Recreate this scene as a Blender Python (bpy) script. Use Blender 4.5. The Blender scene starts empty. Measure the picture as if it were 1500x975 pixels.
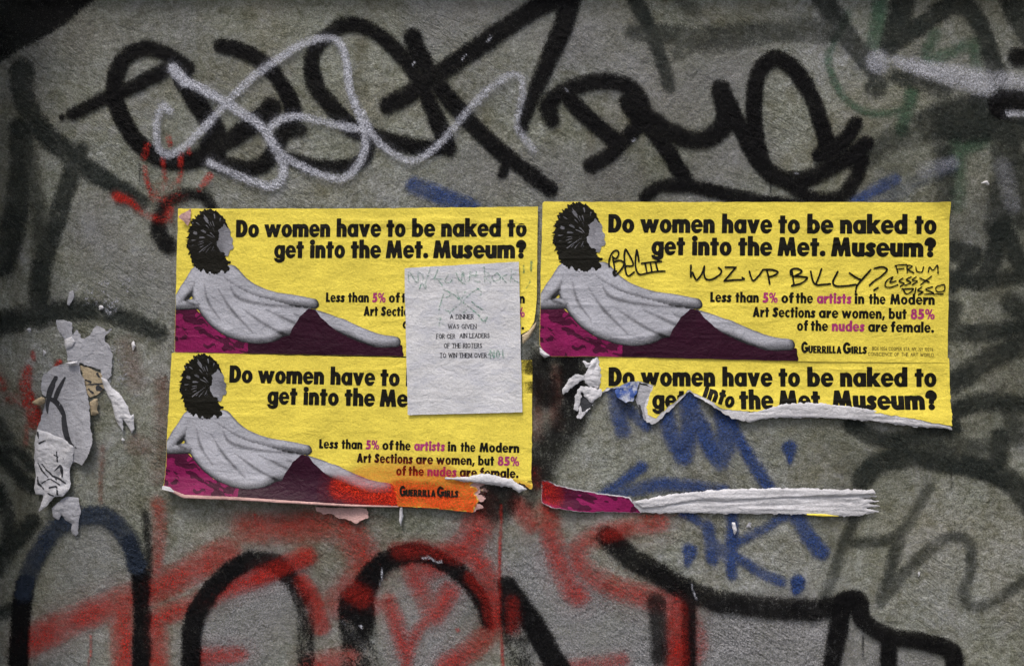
import bpy, math
import numpy as np

# ------------------------------------------------------------------ camera, sky, sun, exposure
S = 0.00125                     # metres per photo pixel on the wall
ZC = 1.50                       # height of the picture centre
CAM_D = 1.825
scene = bpy.context.scene
COL = scene.collection
cam_d = bpy.data.cameras.new("camera")
cam = bpy.data.objects.new("camera", cam_d)
COL.objects.link(cam)
cam.location = (0.0, -CAM_D, ZC)
cam.rotation_euler = (math.radians(90), 0, 0)
cam_d.sensor_width = 36.0
cam_d.lens = 36.0 * CAM_D / (1500 * S)
cam_d.clip_start = 0.05
cam_d.clip_end = 200.0
scene.camera = cam

SUN_EL, SUN_AZ = math.radians(62), math.radians(203)
world = bpy.data.worlds.new("World")
scene.world = world
world.use_nodes = True
wn = world.node_tree.nodes
wl = world.node_tree.links
sky = wn.new("ShaderNodeTexSky")
sky.sky_type = 'NISHITA'
sky.sun_disc = False
sky.sun_elevation = SUN_EL
sky.sun_rotation = SUN_AZ
sky.air_density = 1.0
sky.dust_density = 6.0
sky.ozone_density = 1.0
wl.new(sky.outputs[0], wn["Background"].inputs[0])
wn["Background"].inputs[1].default_value = 0.09

sun_d = bpy.data.lights.new("sun", 'SUN')
sun_d.energy = 1.5
sun_d.angle = math.radians(14)
sun_d.color = (1.0, 0.95, 0.88)
sun = bpy.data.objects.new("sun", sun_d)
COL.objects.link(sun)
from mathutils import Vector
sdir = Vector((math.sin(SUN_AZ) * math.cos(SUN_EL), math.cos(SUN_AZ) * math.cos(SUN_EL), math.sin(SUN_EL)))
sun.rotation_euler = sdir.to_track_quat('Z', 'Y').to_euler()
sun.location = (-2, -4, 5)

vs = scene.view_settings
vs.view_transform = 'Standard'
vs.look = 'None'
vs.gamma = 1.0
vs.use_curve_mapping = False
vs.exposure = 0.64
scene.cycles.transparent_max_bounces = 24
scene.cycles.max_bounces = 4
scene.cycles.use_adaptive_sampling = True
scene.cycles.adaptive_threshold = 0.025

# ------------------------------------------------------------------ numeric helpers
def _hash(ix, iy, seed):
    h = (ix.astype(np.int64) * 374761393 + iy.astype(np.int64) * 668265263 + seed * 1442695041) & 0xFFFFFFFF
    h = ((h ^ (h >> 13)) * 1274126177) & 0xFFFFFFFF
    h = h ^ (h >> 16)
    return (h & 0xFFFFFF) / float(0xFFFFFF)

def vnoise(x, y, seed=0):
    x = np.asarray(x, float); y = np.asarray(y, float)
    ix = np.floor(x); iy = np.floor(y)
    fx = x - ix; fy = y - iy
    fx = fx * fx * fx * (fx * (fx * 6 - 15) + 10); fy = fy * fy * fy * (fy * (fy * 6 - 15) + 10)
    a = _hash(ix, iy, seed); b = _hash(ix + 1, iy, seed)
    c = _hash(ix, iy + 1, seed); d = _hash(ix + 1, iy + 1, seed)
    return (a * (1 - fx) + b * fx) * (1 - fy) + (c * (1 - fx) + d * fx) * fy - 0.5

def fbm(x, y, seed=0, octaves=3):
    t = 0; amp = 1.0
    for k in range(octaves):
        t = t + amp * vnoise(x * 2 ** k, y * 2 ** k, seed + k * 17)
        amp *= 0.5
    return t

def sstep(a, b, x):
    t = np.clip((x - a) / (b - a), 0, 1)
    return t * t * (3 - 2 * t)

def undulation(px, py):
    """gentle unevenness of the rendered wall, metres"""
    return 0.0022 * fbm(px / 260.0, py / 260.0, 5, 2) + 0.0006 * vnoise(px / 95.0, py / 95.0, 9)

def to_world(px, py, h):
    return np.stack([(px - 750.0) * S, -(h), ZC - (py - 487.5) * S], axis=-1)

def smooth(pts, n=8):
    """Catmull-Rom through points of any dimension"""
    P = np.array(pts, float)
    if len(P) < 3:
        return P
    Q = np.vstack([2 * P[0] - P[1], P, 2 * P[-1] - P[-2]])
    out = []
    for i in range(1, len(Q) - 2):
        p0, p1, p2, p3 = Q[i - 1], Q[i], Q[i + 1], Q[i + 2]
        for t in np.linspace(0, 1, n, endpoint=False):
            out.append(0.5 * (2 * p1 + (p2 - p0) * t + (2 * p0 - 5 * p1 + 4 * p2 - p3) * t * t + (3 * p1 - p0 - 3 * p2 + p3) * t ** 3))
    out.append(Q[-2])
    return np.array(out)

def sd_poly(X, Y, poly):
    """signed distance, positive inside"""
    P = np.array(poly, float)
    d2 = np.full(X.shape, 1e12)
    ins = np.zeros(X.shape, bool)
    n = len(P)
    for i in range(n):
        ax, ay = P[i]; bx, by = P[(i + 1) % n]
        ex, ey = bx - ax, by - ay
        L = ex * ex + ey * ey
        if L < 1e-12:
            continue
        wx, wy = X - ax, Y - ay
        t = np.clip((wx * ex + wy * ey) / L, 0, 1)
        dx, dy = wx - t * ex, wy - t * ey
        d2 = np.minimum(d2, dx * dx + dy * dy)
        c = (ay > Y) != (by > Y)
        if by != ay:
            xi = ax + (Y - ay) * ex / ey if ey != 0 else ax
            ins ^= c & (X < xi)
    d = np.sqrt(d2)
    return np.where(ins, d, -d)

def sd_stroke(X, Y, pts, smooth_n=6):
    """positive inside a stroke whose points are (x, y, r)"""
    P = smooth(pts, smooth_n) if smooth_n else np.array(pts, float)
    f = np.full(X.shape, -1e6)
    for i in range(len(P) - 1):
        ax, ay, ar = P[i]; bx, by, br = P[i + 1]
        ex, ey = bx - ax, by - ay
        L = ex * ex + ey * ey + 1e-12
        t = np.clip(((X - ax) * ex + (Y - ay) * ey) / L, 0, 1)
        d = np.hypot(X - ax - t * ex, Y - ay - t * ey)
        f = np.maximum(f, ar + (br - ar) * t - d)
    if len(P) == 1:
        f = P[0][2] - np.hypot(X - P[0][0], Y - P[0][1])
    return f

def ell(cx, cy, rx, ry, n=28):
    return [(cx + rx * math.cos(2 * math.pi * k / n), cy + ry * math.sin(2 * math.pi * k / n)) for k in range(n)]

def rect(x0, y0, x1, y1):
    return [(x0, y0), (x1, y0), (x1, y1), (x0, y1)]

def grid(x0, y0, x1, y1, cell):
    xs = np.arange(x0, x1 + cell, cell); ys = np.arange(y0, y1 + cell, cell)
    return np.meshgrid(xs, ys)

def contour_mesh(F, X, Y):
    """fills F > 0 on the grid with one welded sheet; returns px verts and faces"""
    H, W = F.shape
    ins = F > 0
    used = -np.ones(F.shape, int)
    vx, vy = [], []
    a, b, c, d = ins[:-1, :-1], ins[1:, :-1], ins[1:, 1:], ins[:-1, 1:]
    cnt = a.astype(int) + b + c + d
    vi = np.zeros(F.shape, bool)
    vi[ins] = True
    full = cnt == 4
    need = np.zeros(F.shape, bool)
    for sl in ((slice(0, -1), slice(0, -1)), (slice(1, None), slice(0, -1)), (slice(1, None), slice(1, None)), (slice(0, -1), slice(1, None))):
        need[sl] |= cnt > 0
    need &= ins
    idx = np.flatnonzero(need.ravel())
    used.ravel()[idx] = np.arange(len(idx))
    vx = list(X.ravel()[idx]); vy = list(Y.ravel()[idx])
    fi, fj = np.nonzero(full)
    faces = np.stack([used[fi, fj], used[fi + 1, fj], used[fi + 1, fj + 1], used[fi, fj + 1]], 1).tolist()
    edge = {}
    mi, mj = np.nonzero((cnt > 0) & (cnt < 4))
    for i, j in zip(mi.tolist(), mj.tolist()):
        cs = ((i, j), (i + 1, j), (i + 1, j + 1), (i, j + 1))
        poly = []
        for k in range(4):
            p, q = cs[k], cs[(k + 1) % 4]
            if ins[p]:
                poly.append(int(used[p]))
            if ins[p] != ins[q]:
                key = (p, q) if p < q else (q, p)
                if key not in edge:
                    t = F[key[0]] / (F[key[0]] - F[key[1]])
                    t = min(max(t, 0.02), 0.98)
                    edge[key] = len(vx)
                    vx.append(X[key[0]] + t * (X[key[1]] - X[key[0]]))
                    vy.append(Y[key[0]] + t * (Y[key[1]] - Y[key[0]]))
                poly.append(edge[key])
        if len(poly) >= 3:
            faces.append(poly)
    return np.array(vx), np.array(vy), faces

# ------------------------------------------------------------------ materials
def nodes_of(name):
    m = bpy.data.materials.new(name)
    m.use_nodes = True
    nt = m.node_tree
    return m, nt, nt.nodes, nt.links, nt.nodes["Principled BSDF"]

def N(nt, kind, **kw):
    n = nt.nodes.new(kind)
    for k, v in kw.items():
        if k.startswith('i_'):
            n.inputs[k[2:].replace('_', ' ')].default_value = v
        else:
            setattr(n, k, v)
    return n

def noise(nt, pos, scale, detail=3.0, rough=0.6, dist=0.0):
    n = N(nt, "ShaderNodeTexNoise")
    n.inputs["Scale"].default_value = scale
    n.inputs["Detail"].default_value = detail
    n.inputs["Roughness"].default_value = rough
    n.inputs["Distortion"].default_value = dist
    nt.links.new(pos, n.inputs["Vector"])
    return n.outputs["Fac"]

def mth(nt, op, a, b=None, c=None, clamp=False):
    n = N(nt, "ShaderNodeMath", operation=op, use_clamp=clamp)
    for k, v in enumerate((a, b, c)):
        if v is None:
            continue
        if isinstance(v, (int, float)):
            n.inputs[k].default_value = v
        else:
            nt.links.new(v, n.inputs[k])
    return n.outputs[0]

def ramp(nt, fac, stops, interp='LINEAR'):
    r = N(nt, "ShaderNodeValToRGB")
    r.color_ramp.interpolation = interp
    while len(r.color_ramp.elements) < len(stops):
        r.color_ramp.elements.new(0.5)
    for e, (p, c) in zip(r.color_ramp.elements, stops):
        e.position = p
        e.color = (*c, 1) if len(c) == 3 else c
    nt.links.new(fac, r.inputs[0])
    return r.outputs[0]

def mixc(nt, fac, a, b, blend='MIX'):
    m = N(nt, "ShaderNodeMix", data_type='RGBA', blend_type=blend)
    for sock, v in ((m.inputs[0], fac), (m.inputs[6], a), (m.inputs[7], b)):
        if isinstance(v, (int, float)):
            sock.default_value = v
        elif isinstance(v, tuple):
            sock.default_value = (*v, 1)
        else:
            nt.links.new(v, sock)
    return m.outputs[2]

def position(nt):
    return N(nt, "ShaderNodeNewGeometry").outputs["Position"]

def wall_relief(nt, pos, lite=False):
    """height of the sandy trowelled render: grains, pits and slanting drag marks"""
    g = noise(nt, pos, 300, 1 if lite else 3, 0.75)
    g2 = noise(nt, pos, 105, 2 if lite else 4, 0.65)
    mp = N(nt, "ShaderNodeMapping")
    mp.vector_type = 'TEXTURE'
    mp.inputs["Rotation"].default_value = (0, math.radians(36), 0)
    mp.inputs["Scale"].default_value = (1 / 30, 1 / 60, 1 / 105)
    nt.links.new(pos, mp.inputs["Vector"])
    drag = noise(nt, mp.outputs[0], 1.0, 2 if lite else 5, 0.68, 1.2)
    where = ramp(nt, noise(nt, pos, 5.5, 1 if lite else 3, 0.5), [(0.42, (0, 0, 0)), (0.62, (1, 1, 1))])
    pit = ramp(nt, noise(nt, pos, 70, 1 if lite else 5, 0.7), [(0.34, (0, 0, 0)), (0.42, (1, 1, 1))])
    rough_zone = ramp(nt, noise(nt, pos, 7.0, 1 if lite else 3, 0.55), [(0.38, (0.35,) * 3), (0.62, (1.0,) * 3)])
    h = mth(nt, 'MULTIPLY', g, mth(nt, 'MULTIPLY', rough_zone, 0.52))
    h = mth(nt, 'MULTIPLY_ADD', g2, 0.75, h)
    h = mth(nt, 'MULTIPLY_ADD', mth(nt, 'MULTIPLY', drag, where), 2.0, h)
    h = mth(nt, 'MULTIPLY_ADD', noise(nt, pos, 42, 2 if lite else 4, 0.6, 0.5), 1.3, h)
    h = mth(nt, 'MULTIPLY_ADD', pit, 0.16, h)
    return h

def add_bump(nt, bsdf, height, dist, strength=1.0):
    b = N(nt, "ShaderNodeBump")
    b.inputs["Distance"].default_value = dist
    b.inputs["Strength"].default_value = strength
    nt.links.new(height, b.inputs["Height"])
    nt.links.new(b.outputs[0], bsdf.inputs["Normal"])

def wall_material():
    m, nt, n, l, b = nodes_of("cement_render")
    pos = position(nt)
    big = noise(nt, pos, 2.6, 4, 0.55, 0.4)
    base = ramp(nt, big, [(0.36, (0.150, 0.158, 0.128)), (0.50, (0.204, 0.217, 0.184)), (0.64, (0.258, 0.272, 0.252))])
    warm = ramp(nt, noise(nt, pos, 7.5, 5, 0.6), [(0.45, (0, 0, 0)), (0.75, (1, 1, 1))])
    base = mixc(nt, mth(nt, 'MULTIPLY', warm, 0.55), base, (0.165, 0.150, 0.100))
    cool = ramp(nt, noise(nt, pos, 4.3, 3, 0.6), [(0.52, (0, 0, 0)), (0.72, (1, 1, 1))])
    base = mixc(nt, mth(nt, 'MULTIPLY', cool, 0.6), base, (0.200, 0.210, 0.222))
    speck = noise(nt, pos, 330, 2, 0.85)
    base = mixc(nt, 1.0, base, ramp(nt, speck, [(0.36, (0.62, 0.62, 0.61)), (0.5, (1, 1, 1)), (0.64, (1.36, 1.36, 1.38))]), 'MULTIPLY')
    speck2 = noise(nt, pos, 95, 4, 0.8)
    base = mixc(nt, 0.8, base, ramp(nt, speck2, [(0.36, (0.66, 0.66, 0.60)), (0.5, (1, 1, 1)), (0.64, (1.28, 1.27, 1.34))]), 'MULTIPLY')
    # old damp runs and rubbed pale areas
    mpr = N(nt, "ShaderNodeMapping")
    mpr.inputs["Scale"].default_value = (14, 14, 1.6)
    l.new(pos, mpr.inputs["Vector"])
    run = ramp(nt, noise(nt, mpr.outputs[0], 1.0, 5, 0.65, 0.6), [(0.52, (0, 0, 0)), (0.70, (1, 1, 1))])
    base = mixc(nt, mth(nt, 'MULTIPLY', run, 0.45), base, (0.105, 0.100, 0.076))
    rub = ramp(nt, noise(nt, pos, 11, 6, 0.72, 0.8), [(0.56, (0, 0, 0)), (0.66, (1, 1, 1))])
    base = mixc(nt, mth(nt, 'MULTIPLY', rub, 0.45), base, (0.290, 0.298, 0.295))
    mot = noise(nt, pos, 34, 5, 0.7, 0.8)
    base = mixc(nt, 1.0, base, ramp(nt, mot, [(0.34, (0.70, 0.69, 0.62)), (0.5, (1, 1, 1)), (0.66, (1.22, 1.22, 1.30))]), 'MULTIPLY')
    # hairline cracks
    mp = N(nt, "ShaderNodeMapping")
    mp.vector_type = 'TEXTURE'
    mp.inputs["Rotation"].default_value = (0, math.radians(33), 0)
    mp.inputs["Scale"].default_value = (1 / 10, 1 / 16, 1 / 22)
    nt.links.new(pos, mp.inputs["Vector"])
    cr = noise(nt, mp.outputs[0], 1.0, 6, 0.6, 1.2)
    line = mth(nt, 'ABSOLUTE', mth(nt, 'SUBTRACT', cr, 0.5))
    line = ramp(nt, line, [(0.0, (1, 1, 1)), (0.011, (0, 0, 0))])
    gate = ramp(nt, noise(nt, pos, 6, 3, 0.5), [(0.56, (0, 0, 0)), (0.66, (1, 1, 1))])
    base = mixc(nt, mth(nt, 'MULTIPLY', mth(nt, 'MULTIPLY', line, gate), 0.75), base, (0.03, 0.028, 0.024))
    l.new(base, b.inputs["Base Color"])
    b.inputs["Roughness"].default_value = 0.93
    b.inputs["Specular IOR Level"].default_value = 0.2
    add_bump(nt, b, wall_relief(nt, pos), 0.0036, 1.0)
    return m

def paint_material(name, col, col2, rough=0.6, edge=0.85, grain=1.0, wearscale=1.0, vary=0.62):
    """sprayed paint: attribute spray = (coverage, opacity, wear)"""
    m, nt, n, l, b = nodes_of(name)
    pos = position(nt)
    at = N(nt, "ShaderNodeAttribute", attribute_name="spray")
    sep = N(nt, "ShaderNodeSeparateColor")
    l.new(at.outputs["Color"], sep.inputs[0])
    cov, op, wear = sep.outputs[0], sep.outputs[1], sep.outputs[2]
    f1 = noise(nt, pos, 380, 2, 0.85)
    f2 = noise(nt, pos, 130, 3, 0.75)
    g = mth(nt, 'MULTIPLY_ADD', mth(nt, 'SUBTRACT', f1, 0.5), 2.3 * grain, mth(nt, 'MULTIPLY', mth(nt, 'SUBTRACT', f2, 0.5), 1.1 * grain))
    a = mth(nt, 'ADD', cov, g)
    a = mth(nt, 'MULTIPLY_ADD', mth(nt, 'SUBTRACT', a, 0.5), 1.0 / edge, 0.5, clamp=True)
    a = mth(nt, 'MULTIPLY', a, mth(nt, 'MULTIPLY', cov, 3.0, clamp=True), clamp=True)
    h1 = noise(nt, pos, 240 * wearscale, 3, 0.85)
    h2 = noise(nt, pos, 45 * wearscale, 4, 0.75)
    hole = mth(nt, 'ADD', mth(nt, 'MULTIPLY', h1, 0.6), mth(nt, 'MULTIPLY', h2, 0.4))
    thr = mth(nt, 'MULTIPLY_ADD', wear, 0.30, 0.30)
    keep = mth(nt, 'MULTIPLY_ADD', mth(nt, 'SUBTRACT', hole, thr), 14.0, 0.5, clamp=True)
    a = mth(nt, 'MULTIPLY', mth(nt, 'MULTIPLY', a, op), keep, clamp=True)
    dens = ramp(nt, noise(nt, pos, 10, 4, 0.65, 0.4), [(0.36, (vary,) * 3), (0.58, (1, 1, 1))])
    a = mth(nt, 'MULTIPLY', a, dens)
    l.new(a, b.inputs["Alpha"])
    c = mixc(nt, noise(nt, pos, 26, 4, 0.65), col, col2)
    c = mixc(nt, 1.0, c, ramp(nt, noise(nt, pos, 320, 2, 0.85), [(0.36, (0.5,) * 3), (0.5, (1, 1, 1)), (0.64, (1.7,) * 3)]), 'MULTIPLY')
    l.new(c, b.inputs["Base Color"])
    b.inputs["Roughness"].default_value = max(rough, 0.75)
    b.inputs["Specular IOR Level"].default_value = 0.08
    add_bump(nt, b, wall_relief(nt, pos, True), 0.0032, 1.0)
    return m

def paper_material(name, col, stain=0.12, rough=0.62, bump=0.0011, fade=(1, 1, 1), crinkle=1.0, fleck=0.0):
    m, nt, n, l, b = nodes_of(name)
    pos = position(nt)
    st = ramp(nt, noise(nt, pos, 16, 5, 0.62), [(0.32, (1 - stain,) * 3), (0.68, (1 + stain * 0.5,) * 3)])
    c = mixc(nt, 1.0, col, st, 'MULTIPLY')
    gr = ramp(nt, noise(nt, pos, 340, 2, 0.85), [(0.36, (0.90,) * 3), (0.64, (1.09,) * 3)])
    c = mixc(nt, 1.0, c, gr, 'MULTIPLY')
    if fleck:
        fl = ramp(nt, noise(nt, pos, 260, 3, 0.75), [(0.66, (0, 0, 0)), (0.74, (1, 1, 1))])
        c = mixc(nt, mth(nt, 'MULTIPLY', fl, fleck), c, (0.30, 0.28, 0.24))
    l.new(c, b.inputs["Base Color"])
    b.inputs["Roughness"].default_value = rough
    b.inputs["Specular IOR Level"].default_value = 0.15
    mp = N(nt, "ShaderNodeMapping")
    mp.vector_type = 'TEXTURE'
    mp.inputs["Rotation"].default_value = (0, math.radians(6), 0)
    mp.inputs["Scale"].default_value = (1 / 17, 1 / 17, 1 / 40)
    l.new(pos, mp.inputs["Vector"])
    w1 = noise(nt, mp.outputs[0], 1.0, 5, 0.6, 0.7)
    h = mth(nt, 'MULTIPLY', w1, 2.4 * crinkle)
    h = mth(nt, 'MULTIPLY_ADD', noise(nt, pos, 190, 3, 0.65), 0.85, h)
    h = mth(nt, 'MULTIPLY_ADD', noise(nt, pos, 62, 4, 0.6, 0.8), 1.7 * crinkle, h)
    add_bump(nt, b, h, bump, 1.0)
    return m

M = {}
M['wall'] = wall_material()
M['black'] = paint_material("black_spray", (0.0026, 0.0026, 0.0034), (0.0048, 0.0048, 0.0054), 0.55, vary=0.90)
M['faded'] = paint_material("faded_black_spray", (0.011, 0.015, 0.014), (0.024, 0.029, 0.027), 0.8, 0.95)
M['navy'] = paint_material("blue_black_spray", (0.013, 0.020, 0.036), (0.030, 0.042, 0.066), 0.7, 0.9)
M['silver'] = paint_material("silver_spray", (0.370, 0.390, 0.460), (0.530, 0.550, 0.630), 0.6, 1.1, 0.95, vary=0.72)
M['pale'] = paint_material("thin_whitewash", (0.245, 0.248, 0.268), (0.285, 0.288, 0.305), 0.85, 1.3, 0.8)
M['red'] = paint_material("red_spray", (0.290, 0.014, 0.011), (0.380, 0.026, 0.018), 0.6, 1.5, 0.8)
M['rust'] = paint_material("rusty_red_spray", (0.150, 0.040, 0.030), (0.190, 0.060, 0.045), 0.7, 1.2)
M['orange'] = paint_material("orange_red_spray", (0.520, 0.016, 0.007), (0.620, 0.040, 0.008), 0.5, 1.8, 0.25, vary=.8)
M['blue'] = paint_material("blue_spray", (0.018, 0.040, 0.135), (0.036, 0.070, 0.205), 0.6, 1.15)
M['green'] = paint_material("green_spray", (0.030, 0.085, 0.052), (0.045, 0.110, 0.065), 0.7, 1.1)
M['crayon'] = paint_material("green_crayon", (0.040, 0.230, 0.130), (0.060, 0.270, 0.170), 0.7, 0.7, 1.3)
M['yellow'] = paper_material("yellow_paper", (0.830, 0.690, 0.098), 0.16, bump=0.0009)
M['ink'] = paper_material("black_ink", (0.007, 0.0065, 0.004), 0.1, 0.6, fleck=0.0)
M['plum_ink'] = paper_material("plum_ink", (0.400, 0.045, 0.175), 0.1, 0.55)
M['fine_ink'] = paper_material("fine_ink", (0.180, 0.140, 0.030), 0.1, 0.55)
M['cloth_ink'] = paper_material("magenta_ink", (0.230, 0.010, 0.088), 0.35, 0.55)
M['fold_ink'] = paper_material("dark_magenta_ink", (0.068, 0.005, 0.030), 0.4, 0.55)
M['maroon_ink'] = paper_material("maroon_ink", (0.030, 0.005, 0.017), 0.3, 0.45)
M['grey_ink'] = paper_material("grey_ink", (0.440, 0.452, 0.515), 0.2, 0.55, fleck=0.15)
for _k in ('grey_ink',):
    _nt = M[_k].node_tree
    _b = _nt.nodes["Principled BSDF"]
    _src = _b.inputs["Base Color"].links[0].from_socket
    _at = N(_nt, "ShaderNodeAttribute", attribute_name="tone")
    _g = mth(_nt, 'ADD', _at.outputs["Fac"], mth(_nt, 'MULTIPLY', mth(_nt, 'SUBTRACT', noise(_nt, position(_nt), 420, 2, 0.8), 0.5), 0.5), clamp=True)
    _nt.links.new(mixc(_nt, 1.0, _src, ramp(_nt, _g, [(0.0, (0.05,) * 3), (0.35, (0.32,) * 3), (0.9, (1.0,) * 3)]), 'MULTIPLY'), _b.inputs["Base Color"])
M['mid_ink'] = paper_material("mid_grey_ink", (0.170, 0.172, 0.195), 0.5, 0.55)
M['face_ink'] = paper_material("face_grey_ink", (0.250, 0.255, 0.290), 0.6, 0.55)
M['note'] = paper_material("white_note_paper", (0.630, 0.640, 0.675), 0.14, 0.7, 0.0010)
_nt = M['note'].node_tree            # faint print showing through the thin sheet
_b = _nt.nodes["Principled BSDF"]
_src = _b.inputs["Base Color"].links[0].from_socket
_mp = N(_nt, "ShaderNodeMapping")
_mp.inputs["Scale"].default_value = (24, 24, 62)
_nt.links.new(position(_nt), _mp.inputs["Vector"])
_g = ramp(_nt, noise(_nt, _mp.outputs[0], 1.0, 5, 0.7, 0.5), [(0.46, (0, 0, 0)), (0.62, (1, 1, 1))])
_nt.links.new(mixc(_nt, mth(_nt, 'MULTIPLY', _g, 0.55), _src, (0.470, 0.490, 0.570)), _b.inputs["Base Color"])
M['white'] = paper_material("torn_white_paper", (0.600, 0.605, 0.650), 0.28, 0.75, 0.0013, crinkle=1.0)
M['lilac'] = paper_material("pale_grey_paper", (0.400, 0.408, 0.455), 0.22, 0.8, 0.0014)
M['tan'] = paper_material("old_tan_paper", (0.420, 0.345, 0.235), 0.35, 0.8, 0.0014)
M['pink'] = paper_material("pinkish_paper", (0.520, 0.330, 0.315), 0.3, 0.7, 0.0014)
M['blue_paper'] = paper_material("blue_stained_paper", (0.080, 0.130, 0.330), 0.6, 0.5, 0.0014)
_nt = M['blue_paper'].node_tree
_c = mixc(_nt, ramp(_nt, noise(_nt, position(_nt), 70, 4, 0.7), [(0.45, (0, 0, 0)), (0.6, (1, 1, 1))]), (0.035, 0.075, 0.260), (0.360, 0.390, 0.470))
_nt.links.new(_c, _nt.nodes["Principled BSDF"].inputs["Base Color"])
M['news_ink'] = paper_material("newsprint_ink", (0.045, 0.047, 0.055), 0.4, 0.7)

# ------------------------------------------------------------------ objects
def thing(name, label, cat, px, py, h, group=None):
    o = bpy.data.objects.new(name, None)
    o.empty_display_size = 0.05
    p = to_world(np.array([px]), np.array([py]), np.array([h]))[0]
    o.location = tuple(p)
    COL.objects.link(o)
    o["label"] = label
    o["category"] = cat
    if group:
        o["group"] = group
    return o

def link_mesh(name, V, faces, mat, parent=None, label=None):
    me = bpy.data.meshes.new(name)
    if parent is not None:
        V = V - np.array(parent.location)[None, :]
    me.from_pydata(V.tolist(), [], faces)
    me.polygons.foreach_set("use_smooth", [True] * len(me.polygons))
    me.update()
    me.materials.append(mat)
    o = bpy.data.objects.new(name, me)
    COL.objects.link(o)
    if parent is not None:
        o.parent = parent
    if label:
        o["label"] = label
    return o

def sheet(name, field, box, cell, hfn, mat, parent, label=None, warp=None, tone=None):
    """field(X, Y) > 0 is filled; warp maps local to photo pixels; hfn(px, py) is the height off the wall plane"""
    X, Y = grid(*box, cell)
    F = field(X, Y)
    F[0, :] = np.minimum(F[0, :], -1e-3); F[-1, :] = np.minimum(F[-1, :], -1e-3)
    F[:, 0] = np.minimum(F[:, 0], -1e-3); F[:, -1] = np.minimum(F[:, -1], -1e-3)
    x, y, faces = contour_mesh(F, X, Y)
    if not faces:
        return None
    tv = tone(x, y) if tone else None
    if warp:
        x, y = warp(x, y)
    o = link_mesh(name, to_world(x, y, hfn(x, y)), faces, mat, parent, label)
    if tv is not None:
        at = o.data.attributes.new("tone", 'FLOAT', 'POINT')
        at.data.foreach_set("value", tv.astype(np.float32))
    return o

# ---- the wall and the pavement in front of it
def build_wall():
    # recessed bay between added pilasters, out of view, that shade its sides
    P = 0.34
    prof = [(x, P) for x in np.linspace(-1850, -62, 60)] + [(-56, P), (-50, P - .001), (-49.6, P - .008), (-49.6, .008), (-49, .001)] + [(x, 0) for x in np.arange(-42, 1543, 14)]
    prof += [(1549, .001), (1549.6, .008), (1549.6, P - .008), (1550, P - .001), (1556, P)] + [(x, P) for x in np.linspace(1562, 3350, 60)]
    xs = np.array([p[0] for p in prof]); step = np.array([p[1] for p in prof])
    zs_top = 487.5 - (3.4 - ZC) / S
    zs_bot = 487.5 + ZC / S
    ys = np.concatenate([np.linspace(zs_top, -60, 50)[:-1], [-60, -46, -39, -38, -33, -32], np.arange(-20, 1041, 14), np.linspace(1050, zs_bot, 40)[1:]])
    X, Y = np.meshgrid(xs, ys)
    hgt = undulation(X, Y) + np.maximum(step[None, :], np.where(Y < -33, 0.035 * sstep(-33, -38, Y), 0))  # shallow ledge above the view, added to darken the top edge
    V = to_world(X.ravel(), Y.ravel(), hgt.ravel())
    H, W = X.shape
    ii, jj = np.meshgrid(np.arange(H - 1), np.arange(W - 1), indexing='ij')
    a = (ii * W + jj).ravel(); b = a + W; c = b + 1; d = a + 1
    faces = np.stack([a, b, c, d], 1).tolist()
    # back, top and ends: the wall is 0.25 m thick
    ring = [k for k in range(W)] + [r * W + W - 1 for r in range(1, H)] + [(H - 1) * W + k for k in range(W - 2, -1, -1)] + [r * W for r in range(H - 2, 0, -1)]
    n0 = len(V)
    back = V[ring].copy()
    back[:, 1] = 0.25
    V = np.vstack([V, back])
    R = len(ring)
    for k in range(R):
        k2 = (k + 1) % R
        faces.append([ring[k], ring[k2], n0 + k2, n0 + k])
    faces.append([n0 + k for k in range(R)])
    root = bpy.data.objects.new("rendered_wall", None)
    root.empty_display_size = 0.2
    root.location = (0, 0, 0)
    COL.objects.link(root)
    root["label"] = "rough grey cement rendered street wall covered in layers of spray painted graffiti"
    root["category"] = "wall"
    o = link_mesh("wall_face", V, faces, M['wall'], root)
    return root

WALL = build_wall()

def build_ground():
    m, nt, n, l, b = nodes_of("pavement_concrete")
    pos = position(nt)
    c = ramp(nt, noise(nt, pos, 3, 5, 0.6), [(0.3, (0.14, 0.135, 0.125)), (0.7, (0.22, 0.215, 0.20))])
    l.new(c, b.inputs["Base Color"])
    b.inputs["Roughness"].default_value = 0.9
    add_bump(nt, b, noise(nt, pos, 160, 4, 0.7), 0.003)
    V = np.array([(-60, -2.2, 0), (60, -2.2, 0), (60, 30, 0), (-60, 30, 0)], float)
    V2 = np.array([(-60, -2.2, 0), (60, -2.2, 0), (60, -2.2, -0.13), (-60, -2.2, -0.13)], float)
    o = link_mesh("pavement", np.vstack([V, V2[2:]]), [[0, 1, 2, 3], [1, 0, 5, 4]], m)
    o["kind"] = "structure"
    m2, nt, n, l, b = nodes_of("asphalt")
    pos = position(nt)
    c = ramp(nt, noise(nt, pos, 300, 3, 0.7), [(0.3, (0.035, 0.035, 0.036)), (0.7, (0.065, 0.064, 0.062))])
    l.new(c, b.inputs["Base Color"])
    b.inputs["Roughness"].default_value = 0.9
    o = link_mesh("road", np.array([(-60, -60, -0.13), (60, -60, -0.13), (60, -2.2, -0.13), (-60, -2.2, -0.13)], float), [[0, 1, 2, 3]], m2)
    o["kind"] = "structure"

build_ground()

# ---- graffiti: each tag one skin of paint on the wall, strokes given in wall pixels (x, y, radius)
LAYER = [0]

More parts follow.
